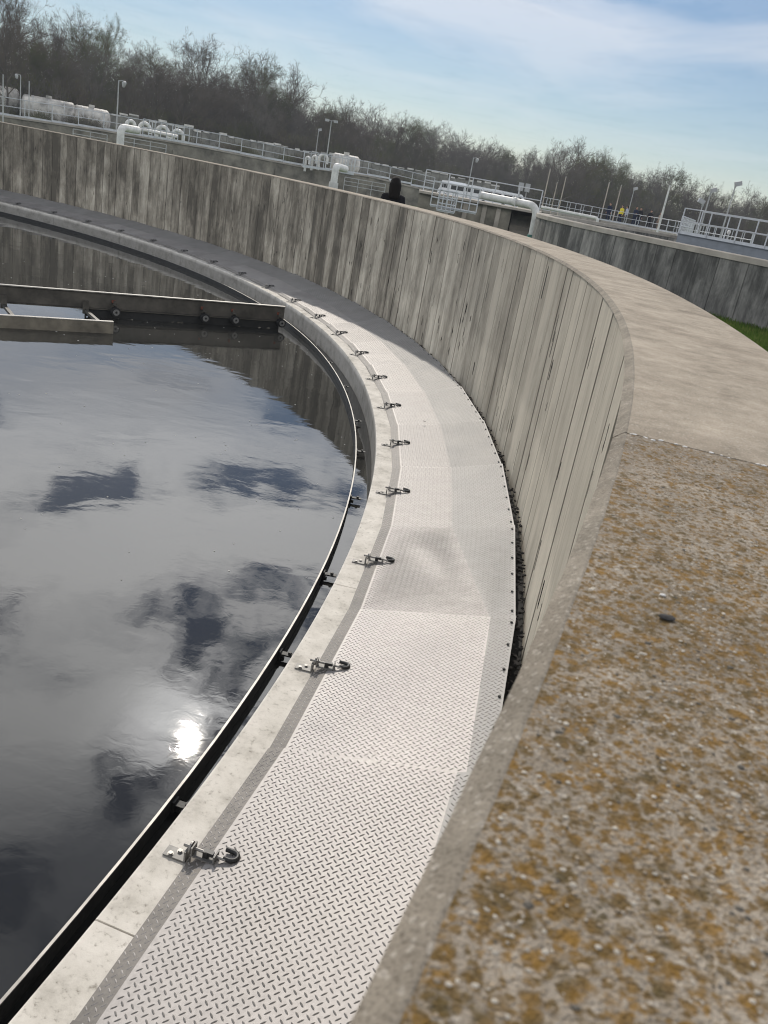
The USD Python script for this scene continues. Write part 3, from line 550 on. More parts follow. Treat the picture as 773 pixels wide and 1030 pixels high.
# ------------------------------------------------------------------ rotating skimmer arm
ARM_R, ARM_L = np.array([-2.42, 15.40]), np.array([-7.6, 11.75])
d = ARM_R - ARM_L; LEN = float(np.linalg.norm(d)); ang = math.atan2(d[1], d[0]); ARM_Z = -0.955
arm = thing('skimmer_arm', 'dirty steel skimmer beam with rollers reaching across the water to the curb', 'skimmer', (*ARM_R, 0), ang)
def ibeam(x0, x1, zb, h, w=0.15, tf=0.014, tw=0.010):
    L = x1 - x0; c = (x0 + x1) / 2
    return cat([box(L, w, tf, (c, 0, zb + tf / 2)), box(L, tw, h - 2 * tf + 0.002, (c, 0, zb + h / 2))]), box(L + 0.004, 0.07, tf, (c, 0, zb + h - tf / 2 + 0.001))
lo, hi_ = ibeam(-LEN - 9, 0, ARM_Z, 0.27)
obj('beam', lo, 'beam_paint', arm); obj('top_flange', hi_, 'beam_edge', arm)
for x in (-0.12, -1.0, -1.55, -3.05):
    rl = trimesh.creation.cylinder(radius=0.075, height=0.10, sections=20); rl.apply_transform(trimesh.transformations.rotation_matrix(PI / 2, [1, 0, 0])); rl.apply_translation((x, -0.16, ARM_Z + 0.0))
    o = obj('roller', rl, 'black_rubber', arm, smooth=40)
    obj('hub', cat([bolt(0.001, 0.001, (x, -0.2, ARM_Z))] + [trimesh.creation.annulus(0.02, 0.05, 0.012, sections=16, transform=trimesh.transformations.translation_matrix((x, -0.216, ARM_Z)) @ trimesh.transformations.rotation_matrix(PI / 2, [1, 0, 0]))]), 'galvanised', o)
    obj('hanger', cat([box(0.05, 0.10, 0.012, (x, -0.12, ARM_Z + 0.10)), box(0.04, 0.012, 0.20, (x, -0.09, ARM_Z + 0.06))]), 'beam_paint', arm)
    obj('bolt', cat([box(0.05, 0.03, 0.045, (x, -0.022, ARM_Z + 0.135))]), 'rust', arm)
rg = np.random.default_rng(8); n = 90; xs = np.linspace(-3.5, -0.1, n); jag = 0.03 * rg.random(n)
fr = np.stack([np.c_[xs, np.full(n, -0.05), np.full(n, ARM_Z + 0.01)], np.c_[xs, np.full(n, -0.055), Z_WATER - 0.04 + jag * 2]], 1)
bk = fr + [0, 0.012, 0]; sk = np.concatenate([fr, bk[:, ::-1]], 1); sk = np.concatenate([sk, sk[:, :1]], 1)
obj('rubber_skirt', grid_mesh(sk), 'black_slime', arm)
pl = box(8.2, 0.06, 0.17, (-3.35 - 4.1, -1.15, Z_WATER + 0.085)); obj('scum_plank', pl, 'plank', arm)
obj('plank_cap', box(8.204, 0.066, 0.012, (-3.35 - 4.1, -1.15, Z_WATER + 0.176)), 'beam_edge', arm)
for x in (-3.5, -4.7, -6.6): obj('strut', cat([box(0.05, 1.06, 0.04, (x, -0.6, ARM_Z - 0.02)), box(0.09, 0.04, 0.20, (x, -0.10, ARM_Z + 0.03))]), 'beam_paint', arm)

# ------------------------------------------------------------------ second tank to the right
T2 = np.array([25.2, 32.3]); R2, Z2 = 21.6, 1.47
tank2 = thing('clarifier_tank', 'second round concrete tank, grass at its foot, on the right', 'tank')
m2, uv2 = board_wall(R2, Z2 - 0.1, -0.3, -180, 180, 0.9, 15, T2, inward=False, depth=0.008)
obj('wall', m2, 'second_tank_concrete', tank2, uv=uv2)
obj('coping', ring([(R2 - 0.45, Z2 - 0.14), (R2 + 0.02, Z2 - 0.14), (R2 + 0.02, Z2 - 0.02), (R2, Z2), (R2 - 0.45, Z2)], -180, 180, 360, centre=T2), 'deck_concrete', tank2)
m3_, uv3 = board_wall(R2 - 0.43, Z2 - 0.1, -1.5, -180, 180, 0.9, 16, T2); obj('inner_face', m3_, 'second_tank_concrete', tank2, uv=uv3)
tag(obj('water', disc(R2 - 0.42, -1.0, T2), 'water_look'), None, None, None, 'structure')

# grass at the foot of the second tank
def tuft(seed):
    r = np.random.default_rng(seed); V_, F_ = [], []
    for k in range(14):
        a, l, ln = r.uniform(0, 2 * PI), r.uniform(0.05, 0.12), r.uniform(0.01, 0.05); x, y = r.normal(0, 0.05, 2); w = 0.006
        o = np.array([math.cos(a), math.sin(a), 0]); s = np.array([-o[1], o[0], 0]) * w; b = np.array([x, y, 0.0]); i = len(V_)
        V_ += [b - s, b + s, b + o * ln * 0.4 + [0, 0, l * 0.6] + s * 0.7, b + o * ln * 0.4 + [0, 0, l * 0.6] - s * 0.7, b + o * ln + [0, 0, l]]
        F_ += [[i, i + 1, i + 2], [i, i + 2, i + 3], [i + 3, i + 2, i + 4]]
    return trimesh.Trimesh(V_, F_, process=False)
def scatter(name, protos, pts, rots, scales, label, catg, mats):
    pi = UsdGeom.PointInstancer.Define(stage, numbered('/World/' + name)); base = str(pi.GetPath())
    rel = pi.CreatePrototypesRel()
    for i, (pm, mt) in enumerate(zip(protos, mats)):
        if isinstance(pm, list):
            x = UsdGeom.Xform.Define(stage, '%s/kind_%03d' % (base, i + 1))
            for q, (mm, t_) in enumerate(zip(pm, mt)): usdkit.mesh(stage, '%s/piece_%03d' % (x.GetPath(), q + 1), mm, M[t_])
            rel.AddTarget(x.GetPath())
        else:
            g = usdkit.mesh(stage, '%s/kind_%03d' % (base, i + 1), pm, M[mt]); rel.AddTarget(g.GetPath())
    n = len(pts); r = np.random.default_rng(5)
    pi.CreateProtoIndicesAttr(Vt.IntArray.FromNumpy(r.integers(0, len(protos), n).astype(np.int32)))
    pi.CreatePositionsAttr(Vt.Vec3fArray.FromNumpy(np.asarray(pts, np.float32)))
    pi.CreateOrientationsAttr(Vt.QuathArray([Gf.Quath(math.cos(a / 2), 0, 0, math.sin(a / 2)) for a in rots]))
    pi.CreateScalesAttr(Vt.Vec3fArray.FromNumpy(np.asarray(scales, np.float32)))
    return tag(pi, label, catg, None, 'stuff')
rg = np.random.default_rng(77); gp = []
while len(gp) < 9000:
    x, y = rg.uniform(2, 15), rg.uniform(8, 27)
    if math.hypot(x - T2[0], y - T2[1]) < R2 + 0.02 or math.hypot(x - TC[0], y - TC[1]) < 21.85: continue
    if math.atan2(x, y) < rad(8): continue
    gp.append((x, y, 0.0))
s = rg.uniform(0.7, 1.5, len(gp)); scatter('grass', [tuft(1), tuft(2), tuft(3)], gp, rg.uniform(0, 6.28, len(gp)), np.c_[s, s, s], 'short green grass between the two tanks', 'grass', ['grass_blade'] * 3)

# ------------------------------------------------------------------ railings and other steelwork
def along(P, s):
    P = np.asarray(P, float); L = np.r_[0, np.cumsum(np.linalg.norm(np.diff(P, axis=0), axis=1))]
    return np.stack([np.interp(s, L, P[:, k]) for k in range(P.shape[1])], -1), L[-1]
def railing(label, P, h=1.05, gap=1.8, rails=(1.0, 0.52), r=0.026, look='rail_metal', kick=True, name='railing', group=None):
    """Posts standing on the path P, horizontal pipe rails, a kick plate."""
    P = np.asarray(P, float); o = P[0]; t = thing(name, label, 'railing', o, 0, group); Q = P - o
    L = along(Q, 0)[1]; n = max(1, round(L / gap)); pts = along(Q, np.linspace(0, L, n + 1))[0]
    for p in pts: obj('post', tube([p, p + [0, 0, h]], r * 1.1, 6), look, t)
    for f in rails: obj('rail', tube([q + [0, 0, h * f - (0.001 if f == 1 else 0)] for q in pts] if n > 1 else [pts[0] + [0, 0, h * f], pts[1] + [0, 0, h * f]], r, 6), look, t)
    if kick:
        seg = []
        for a, b in zip(pts[:-1], pts[1:]):
            dd = b - a; l = np.linalg.norm(dd[:2]); m = box(l - 0.06, 0.012, 0.14, (l / 2, 0, 0.07)); m.apply_transform(trimesh.transformations.rotation_matrix(math.atan2(dd[1], dd[0]), [0, 0, 1])); m.apply_translation(a); seg.append(m)
        for m in seg: obj('kick_plate', m, look, t)
    return t
def azp(az, D, z=0.0): return np.array([D * math.sin(rad(az)), D * math.cos(rad(az)), z])
# aeration basins at the back left: a long stained wall, rail on top
def slab_wall(name, label, P, thick, z0, z1, look, cap='deck_concrete', cath='wall'):
    """Straight runs of wall with a slab on top; the top follows the points' z."""
    P = np.asarray(P, float); t = thing(name, label, cath, (*P[0][:2], 0))
    for a, b in zip(P[:-1], P[1:]):
        dd = (b - a)[:2]; l = np.linalg.norm(dd); R = trimesh.transformations.rotation_matrix(math.atan2(dd[1], dd[0]), [0, 0, 1])
        za, zb = a[2] + z1, b[2] + z1
        def sweep(y0, y1, h0, h1):
            v = np.array([(0, y0, h0[0]), (0, y1, h0[0]), (0, y1, h1[0]), (0, y0, h1[0]), (l, y0, h0[1]), (l, y1, h0[1]), (l, y1, h1[1]), (l, y0, h1[1])])
            m = trimesh.convex.convex_hull(v); m.apply_transform(R); m.apply_translation((a[0] - P[0][0], a[1] - P[0][1], 0)); return m
        obj('wall', sweep(0, thick, (z0, z0), (za - 0.12, zb - 0.12)), look, t)
        obj('top_slab', sweep(-0.06, thick + 0.06, (za - 0.12, zb - 0.12), (za, zb)), cap, t)
        n = int(l / 3.6)
        for k in range(n):                       # pilasters that break up the long face
            x = (k + 0.5) * l / n; m = box(0.35, 0.10, 1.0, (x, -0.045, 0.5)); m.apply_transform(R); m.apply_translation((a[0] - P[0][0], a[1] - P[0][1], 0)); obj('pilaster', m, look, t)
    return t
BAS = [azp(-32, 60, 1.12), azp(-26.4, 64, 1.33), azp(-21.1, 66, 1.52), azp(-15.3, 69, 1.60), azp(-8.9, 72, 1.47), azp(-4.8, 74, 1.66), azp(-0.6, 74, 1.38)]
slab_wall('basin_wall', 'long stained concrete basin wall behind the round tank on the left', BAS, 0.5, 0, 0.0, 'basin_concrete')
fwd = lambda P, dy: [np.array(p) + [0, dy, 0] for p in P]
railing('long grey pipe railing on the basin wall, left half', fwd(BAS[0:5], 0.2), 1.05, 1.75)
railing('pipe railing on the basin wall left of the white cage', fwd(BAS[4:7], 0.2), 1.02, 1.9)
railing('grey railing of close posts behind the white elbow pipe at left', [azp(-18.6, 65.6, 1.56), azp(-15.9, 67.2, 1.6)], 1.1, 0.42, look='rail_metal')
railing('tall grey railing around the three gooseneck pipes', [azp(-8.9, 70.8, 1.42), azp(-7.2, 71.2, 1.5)], 1.15, 0.55)
railing('short railing of close upright bars right of the white drop pipe', [azp(-6.5, 66, 1.5), azp(-5.7, 66, 1.5)], 1.15, 0.25)
for az0, az1, D, z, lab in ((-22.5, -20.6, 63.5, 0.95, 'dark low pipe rail below the kick plate at far left'), (-20, -17.2, 64.5, 1.0, 'dark low pipe rail below the close posts'), (-6.2, -3.6, 70, 0.95, 'dark low pipe rail right of the drop pipe')):
    railing(lab, [azp(az0, D, z - 0.95), azp(az1, D + 0.9, z - 0.95)], 1.25, 1.1, rails=(1.0, 0.78, 0.55), look='pole_grey', kick=False)

def pipe(label, P, r, look='white_pipe', rb=0.4, base=None, flanges=(), name='air_pipe'):
    P = [np.asarray(p, float) for p in P]; o = P[0]; t = thing(name, label, 'pipe', o)
    path = bend([p - o for p in P], rb, 8) if len(P) > 2 else [p - o for p in P]
    obj('pipe', tube(path, r, 16), look, t, smooth=40)
    for f in flanges:
        a, b = np.asarray(f[0], float) - o, np.asarray(f[1], float) - o
        obj('flange', tube([a, b], r * 1.25, 16), look, t, smooth=40)
    if base is not None: obj('base', tube([P[0] - o - [0, 0, 0.0], P[0] - o + [0, 0, base[0]]], r * 1.35, 16), base[1], t, smooth=40)
    return t
p0 = azp(-19.85, 58, 0)
pipe('white drop pipe with an elbow at the top, left of the close railing', [p0, p0 + [0, 0, 1.86], p0 + [0.35, 2.0, 1.86]], 0.22, rb=0.4, flanges=[(p0 + [0, 0, 0.75], p0 + [0, 0, 0.83])])
pipe('white horizontal pipe running right behind the close posts at left', [azp(-19.5, 68.6, 2.0), azp(-16.6, 71.5, 1.95)], 0.12)
p1 = azp(-6.85, 55, 0)
pipe('white upright drop pipe with rounded top beside the three goosenecks', [p1, p1 + [0, 0, 1.86], p1 + [0.35, 2.2, 1.80]], 0.21, rb=0.3, base=(0.95, 'grey_pipe'))
p2 = azp(6.15, 38, 0); q2 = azp(2.4, 39.5, 1.72)
pipe('white pipe from the cage turning down in a long elbow to a green base', [p2, p2 + [-0.05, 0, 1.70], q2], 0.155, rb=0.45, base=(0.55, 'green_paint'), flanges=[(p2 + [-0.95, 0.42, 1.712], p2 + [-1.02, 0.45, 1.713])])
p3 = azp(9.9, 55, 1.2)
pipe('thin white pipe with a turned-down end above the second tank', [p3, p3 + [0, 0, 0.42], azp(6.3, 56, 1.66)], 0.09, rb=0.2)
def gooseneck(label, az, D, z, w, r=0.15, yaw=0.0):
    o = azp(az, D, z - 1.1); w *= 0.8; r *= 0.9; o[2] -= 0.12; t = thing('gooseneck_pipe', label, 'pipe', o, yaw)
    arc = [(0, 0, 0), (0, 0, 0.85)] + [(w / 2 - w / 2 * math.cos(q), 0, 0.85 + w / 2 * math.sin(q)) for q in np.linspace(0.15, PI, 12)] + [(w, 0, 0.55)]
    obj('pipe', tube(arc, r, 12), 'white_pipe', t, smooth=40); obj('flange', tube([(0, 0, 0.25), (0, 0, 0.32)], r * 1.4, 12), 'white_pipe', t)
gooseneck('white gooseneck pipe, leftmost of the four behind the left railing', -19.55, 72, 2.5, 0.75, yaw=0.5)
gooseneck('white gooseneck pipe, second from the left, wide and low', -18.8, 72.5, 2.45, 0.95, yaw=0.4)
gooseneck('white gooseneck pipe, third from the left behind the close posts', -17.8, 74, 2.4, 1.1, yaw=0.2)
gooseneck('white gooseneck pipe, rightmost of the four behind the close posts', -16.9, 76, 2.35, 1.1, yaw=0.2)
gooseneck('white gooseneck pipe, left one of the three in the tall railing', -8.75, 71.8, 2.35, 0.5, 0.11, yaw=-0.6)
gooseneck('white gooseneck pipe, middle of the three in the tall railing', -8.35, 71.8, 2.5, 0.55, 0.11, yaw=-0.6)
gooseneck('white gooseneck pipe, tallest and rightmost of the three in the tall railing', -7.95, 71.8, 2.6, 0.8, 0.12, yaw=0.1)

# concrete chamber with the white cage in front
ch = thing('concrete_chamber', 'stained concrete chamber below the white cage and pipe', 'chamber', azp(-0.8, 42, 0))
c0 = azp(-0.8, 42, 0)
def chamber_box(az0, az1, D0, D1, z0, z1):
    v = np.array([azp(az0, D0, z) - c0 for z in (z0, z1)] + [azp(az1, D0, z) - c0 for z in (z0, z1)] + [azp(az0, D1, z) - c0 for z in (z0, z1)] + [azp(az1, D1, z) - c0 for z in (z0, z1)])
    return trimesh.convex.convex_hull(v)
obj('wall', chamber_box(-1.4, 4.55, 42.0, 48, 0, 1.36), 'basin_concrete', ch)
obj('top_slab', chamber_box(-1.45, 6.4, 41.85, 48.2, 1.36, 1.46), 'deck_concrete', ch)
obj('side_wall', chamber_box(5.9, 6.35, 42.0, 48, 0, 1.36), 'basin_concrete', ch)
obj('back_wall', chamber_box(4.55, 5.9, 44.0, 44.3, 0, 1.36), 'basin_concrete', ch)
for k, az in enumerate((0.35, 1.5, 2.7, 3.6)): obj('pilaster', chamber_box(az, az + 0.28, 41.9, 42.02, 0, 1.355), 'deck_concrete', ch)
for k in range(5): obj('step', chamber_box(4.62, 5.85, 42.3 + 0.25 * k, 42.55 + 0.25 * k, 0.0, 0.22 + 0.24 * k), 'deck_concrete', ch)
def cage(label, az0, az1, D0, D1, z0, h, nx, ny, look='bright_rail'):
    A, B, C, E = azp(az0, D0, z0), azp(az1, D0, z0), azp(az1, D1, z0), azp(az0, D1, z0); o = A.copy(); t = thing('access_platform', label, 'platform', o)
    qs = [p - o for p in (A, B, C, E)]
    for i in range(4):
        a, b = qs[i], qs[(i + 1) % 4]; n = nx if i % 2 == 0 else ny
        for k in range(n):
            p = a + (b - a) * k / n; obj('post', tube([p - [0, 0, 0.0], p + [0, 0, h]], 0.028, 6), look, t)
        for f in (0.0, 0.33, 0.66, 1.0): obj('rail', tube([a + [0, 0, h * f], b + [0, 0, h * f]], 0.024, 6), look, t)
    obj('grating', trimesh.convex.convex_hull(np.array([q + [0, 0, zz] for q in qs for zz in (-0.06, -0.02)])), 'rail_metal', t)
cage('white railed cage platform hanging on the chamber wall', -0.6, 2.35, 39.2, 40.6, 0.98, 0.98, 6, 3)
cage('smaller white railed platform left of the cage, lower', -0.15, 1.0, 38.6, 39.15, 0.86, 0.8, 4, 2)
railing('white railing along the chamber top above the long pipe', [azp(-1.2, 43, 1.46), azp(2.4, 43, 1.46), azp(6.2, 43.5, 1.46)], 0.95, 1.05, look='bright_rail', kick=False)
t = thing('control_boxes', 'two grey control boxes on posts behind the white elbow pipe', 'control box', azp(4.8, 50, 1.46))
for dx in (0, 0.36):
    obj('post', tube([(dx, 0, 0), (dx, 0, 1.0)], 0.03, 6), 'pole_grey', t); obj('box', box(0.26, 0.18, 0.42, (dx, -0.05, 1.05)), 'lamp_head', t)

# ------------------------------------------------------------------ far walkway with the group of people; bridge over the second tank
WK = [azp(6.2, 84, 1.40), azp(10, 93, 1.42), azp(12.5, 91.5, 1.42), azp(15.6, 82, 1.42), azp(19, 70, 1.42)]
wk = thing('far_walkway', 'raised concrete walkway behind the second tank carrying the group of people', 'walkway', (*WK[0][:2], 0))
for a, b in zip(WK[:-1], WK[1:]):
    dd = (b - a)[:2]; l = np.linalg.norm(dd); R = trimesh.transformations.rotation_matrix(math.atan2(dd[1], dd[0]), [0, 0, 1])
    for nm, m, lk in (('deck', box(l, 2.6, 0.22, (l / 2, 1.1, 1.30)), 'deck_concrete'), ('wall', box(l, 0.4, 1.19, (l / 2, 0.6, 0.595)), 'basin_concrete')):
        m.apply_transform(R); m.apply_translation((a[0] - WK[0][0], a[1] - WK[0][1], 0)); obj(nm, m, lk, wk)
railing('grey railing along the far walkway in front of the people', WK, 1.1, 1.5)
railing('back railing of the far walkway behind the people', [p + [0.8, 2.2, 0] for p in WK], 1.1, 2.0, kick=False)
b0, b1 = np.array([13.3, 48.4, 1.60]), np.array([24.6, 33.1, 1.60]); bl = np.linalg.norm(b1 - b0); ba = math.atan2(*(b1 - b0)[[1, 0]])
br = thing('tank_bridge', 'pale steel access bridge with double handrails crossing the second tank', 'bridge', b0, ba)
for y in (-0.75, 0.75):
    obj('girder', cat([box(bl, 0.02, 0.42, (bl / 2, y, -0.21)), box(bl, 0.14, 0.02, (bl / 2, y, 0.011)), box(bl, 0.14, 0.02, (bl / 2, y, -0.431))]), 'bridge_paint', br)
    for k in range(12): obj('post', tube([(bl * k / 11, y, 0.02), (bl * k / 11, y, 1.28)], 0.032, 6), 'bright_rail', br)
    for z in (0.66, 1.28): obj('rail', tube([(0, y, z), (bl, y, z)], 0.030, 6), 'bright_rail', br)
    obj('kick_plate', box(bl, 0.012, 0.14, (bl / 2, y + 0.03, 0.09)), 'bright_rail', br)
obj('deck', box(bl, 1.4, 0.03, (bl / 2, 0, 0.005)), 'rail_metal', br)
railing('low railing joining the far walkway to the bridge', [azp(15.6, 60, 1.5), b0 + [-0.4, 0.4, -0.1]], 1.0, 0.9, look='bright_rail')
for sx, lab in ((2.2, 'small white globe lamp low on the bridge rail'),):
    t = thing('globe_lamp', lab, 'lamp', b0 + (b1 - b0) * 0.13 + [0, 0, 0.3]); s_ = trimesh.creation.icosphere(subdivisions=2, radius=0.10); s_.apply_translation((0, 0, 0.2)); obj('globe', s_, 'white_pipe', t, smooth=True); obj('stem', tube([(0, 0, -0.28), (0, 0, 0.12)], 0.03, 6), 'pole_grey', t)

# lamp posts and poles
def lamp(label, az, D, top, z0=0.0, style='arm', side=1, r=0.05):
    o = azp(az, D, z0); t = thing('lamp_post', label, 'lamp post', o); h = top - z0
    obj('pole', tube([(0, 0, 0), (0, 0, h)], [r * 1.3, r * 0.8], 8), 'pole_grey', t)
    if style == 'arm':
        obj('arm', tube([(0, 0, h - 0.04), (0.25 * side, 0, h + 0.02), (0.42 * side, 0, h - 0.02)], 0.03, 6), 'pole_grey', t)
        obj('lamp_head', hull([((0.33 * side, 0, h - 0.14), 0.10), ((0.42 * side, 0, h - 0.10), 0.13), ((0.36 * side, 0, h - 0.30), 0.11)]), 'lamp_head', t)
    elif style == 'twin':
        for s in (-1, 1):
            obj('arm', tube([(0, 0, h - 0.05), (0.30 * s, 0, h)], 0.03, 6), 'pole_grey', t); obj('lamp_head', box(0.34, 0.26, 0.20, (0.40 * s, 0, h - 0.05)), 'lamp_head', t)
    else:
        obj('bracket', box(0.10, 0.10, 0.10, (0, 0, h)), 'pole_grey', t)
        b = box(0.40, 0.24, 0.26, (0.14 * side, 0, 0)); b.apply_transform(trimesh.transformations.rotation_matrix(-0.35 * side, [0, 1, 0])); b.apply_translation((0, 0, h + 0.16)); obj('lamp_head', b, 'lamp_head', t)
lamp('grey lamp post with a curved arm behind the left railing, near the white elbow', -20.1, 68.5, 4.85, 0, 'arm')
lamp('small distant lamp post at far left above the pale tanks', -25.35, 95, 4.85, 0, 'arm', -1)
lamp('tall lamp post with twin heads behind the three goosenecks', -7.5, 85, 5.7, 0, 'twin')
lamp('shorter distant lamp left of the twin-headed post', -8.2, 110, 5.4, 0, 'box', r=0.05)
lamp('distant lamp post above the white cage', 1.55, 90, 4.95, 0, 'arm', 1)
lamp('distant single lamp above the people', 11.6, 95, 4.7, 0, 'box', 1, 0.04)
lamp('floodlight on a post left of the taller floodlight beside the bridge', 16.0, 62, 4.3, 0, 'box')
lamp('tall floodlight on a post above the bridge at right', 17.25, 60, 4.8, 0, 'box')
lamp('short bracket lamp at the near end of the bridge', 15.75, 58, 3.4, 0, 'box', -1, 0.04)
def pole(label, az, D, top, r=0.055, look='wooden_pole', z0=0.0):
    t = thing('pole', label, 'pole', azp(az, D, z0)); obj('shaft', tube([(0, 0, 0), (0, 0, top - z0)], [r * 1.2, r * 0.75], 8), look, t); obj('cap', tube([(0, 0, top - z0), (0, 0, top - z0 + 0.06)], r, 8), 'pole_grey', t)
pole('slim grey pole at the left edge behind the railing', -26.25, 60.5, 3.5, 0.045, 'pole_grey')
pole('slim grey pole, second from the left edge', -24.9, 67, 3.6, 0.04, 'pole_grey')
pole('pale pole right of the long elbow pipe', 6.35, 75, 4.55, 0.05)
pole('pale pole, second to the right of the elbow pipe', 7.4, 80, 4.35, 0.05)
pole('short pale pole between the two beside the elbow pipe', 6.95, 84, 3.9, 0.045)
pole('tan pole above the leftmost standing person', 10.05, 97, 5.1, 0.06)
pole('tan pole above the person in yellow', 10.8, 97, 5.05, 0.06)
pole('bright white pole right of the group of people', 13.6, 72, 4.75, 0.085, 'white_pipe')

# ------------------------------------------------------------------ pale tanks, long panel wall and vehicles behind the basins
def htank(label, A, B, r, z):
    A, B = np.array(A, float), np.array(B, float); d_ = B - A; L = np.linalg.norm(d_[:2]); t = thing('storage_tank', label, 'storage tank', (*A[:2], 0), math.atan2(d_[1], d_[0]))
    xs = np.r_[-r * 0.35 * np.sin(np.linspace(PI / 2, 0, 6)), L + r * 0.35 * np.sin(np.linspace(0, PI / 2, 6))]; rs = np.r_[r * np.cos(np.linspace(PI / 2 * 0.97, 0, 6)), r * np.cos(np.linspace(0, PI / 2 * 0.97, 6))]
    obj('shell', tube([(x, 0, z) for x in xs], rs, 24), 'pale_tank', t, smooth=40)
    for k in range(3): obj('band', tube([(L * (k + 0.5) / 3 - 0.05, 0, z), (L * (k + 0.5) / 3 + 0.05, 0, z)], r + 0.015, 24), 'grey_pipe', t)
    for x in (L * 0.2, L * 0.8): obj('saddle', box(0.4, r * 1.6, z - r * 0.8, (x, 0, (z - r * 0.8) / 2)), 'basin_concrete', t)
    obj('hatch', tube([(L * 0.5, 0, z + r - 0.02), (L * 0.5, 0, z + r + 0.25)], 0.3, 12), 'pale_tank', t)
htank('pale horizontal tank at the far left edge, partly hidden by a tree', azp(-28.5, 105), azp(-25.6, 105), 1.15, 2.65)
htank('large pale weathered tank, brightest one behind the left railing', azp(-25.1, 104), azp(-22.6, 104), 1.2, 2.25)
htank('pale weathered tank, second from the left behind the left railing', azp(-22.35, 104), azp(-20.7, 104.5), 1.15, 2.2)
htank('white rounded tank behind the drop pipe and close upright bars', azp(-7.0, 100), azp(-5.6, 100.5), 0.95, 2.35)
pw = thing('panel_fence', 'long weathered panel wall with a pale top edge below the wood', 'wall', azp(-20.5, 105, 0)); o = azp(-20.5, 105, 0)
PW = [azp(a, D, 0) - o for a, D in ((-20.5, 105), (-15.4, 110), (-9.2, 118), (-3.0, 118), (3.5, 116))]
Lw = along(np.array(PW), 0)[1]; npan = 46; rg = np.random.default_rng(22)
pp = along(np.array(PW), np.linspace(0, Lw, npan + 1))[0]
for a, b in zip(pp[:-1], pp[1:]):
    dd = b - a; l = np.linalg.norm(dd); R = trimesh.transformations.rotation_matrix(math.atan2(dd[1], dd[0]), [0, 0, 1]); h = 3.15 + rg.normal(0, 0.10)
    m = box(l - 0.06, 0.12, h, (l / 2, rg.normal(0, 0.02), h / 2)); m.apply_transform(R); m.apply_translation(a); obj('panel', m, 'weathered_panel', pw)
    if rg.random() < 0.88:
        q_ = rg.uniform(0.4, 1.0); m = box(l * q_, 0.28, rg.uniform(0.08, 0.24), (l * (q_ / 2 + rg.uniform(0, 1 - q_)), 0, h + 0.05)); m.apply_transform(R); m.apply_translation(a); obj('coping', m, 'panel_top', pw)
def van(label, az, D, rz):
    o = azp(az, D, 0.55); t = thing('parked_van', label, 'van', o, rz, 'white vehicles behind the railings')
    prof = [(-2.3, 0.35), (2.3, 0.35), (2.35, 0.95), (1.75, 1.15), (1.05, 1.95), (-2.15, 2.0), (-2.3, 1.8)]
    from shapely.geometry import Polygon
    b = trimesh.creation.extrude_polygon(Polygon(prof), 1.85, engine='earcut'); b.apply_transform(trimesh.transformations.rotation_matrix(PI / 2, [1, 0, 0])); b.apply_translation((0, 0.925, 0)); obj('body', b, 'car_white', t)
    ws = trimesh.convex.convex_hull(np.array([(1.74, y, 1.18) for y in (-.8, .8)] + [(1.12, y, 1.88) for y in (-.75, .75)] + [(1.80, y, 1.2) for y in (-.8, .8)] + [(1.18, y, 1.9) for y in (-.75, .75)])); obj('windscreen', ws, 'car_glass', t)
    for y in (-0.93, 0.93):
        for x0, x1 in ((0.15, 1.05), (-1.0, 0.0), (-2.05, -1.15)): obj('window', box(x1 - x0, 0.02, 0.5, ((x0 + x1) / 2, y, 1.5)), 'car_glass', t)
    obj('window', box(0.02, 1.4, 0.5, (-2.30, 0, 1.45)), 'car_glass', t)
    for x in (-1.45, 1.45):
        for y in (-0.85, 0.85): w = trimesh.creation.cylinder(radius=0.35, height=0.22, sections=16); w.apply_transform(trimesh.transformations.rotation_matrix(PI / 2, [1, 0, 0])); w.apply_translation((x, y, 0.35)); obj('wheel', w, 'tyre', t)
tag(obj('vehicle_yard', trimesh.convex.convex_hull(np.array([azp(a, D, z) for a in (-2, 6.5) for D in (94, 112) for z in (0.0, 0.55)])), 'wood_ground'), None, None, None, 'structure')
van('white van end on, leftmost behind the cage', 0.55, 98, PI / 2 + 0.25)
van('white van second from the left behind the cage, side on', 1.7, 100, 0.3)
van('white van third from the left above the long pipe', 3.0, 102, 0.2)
van('white van rightmost, above the elbow pipe', 4.3, 103, 0.15)

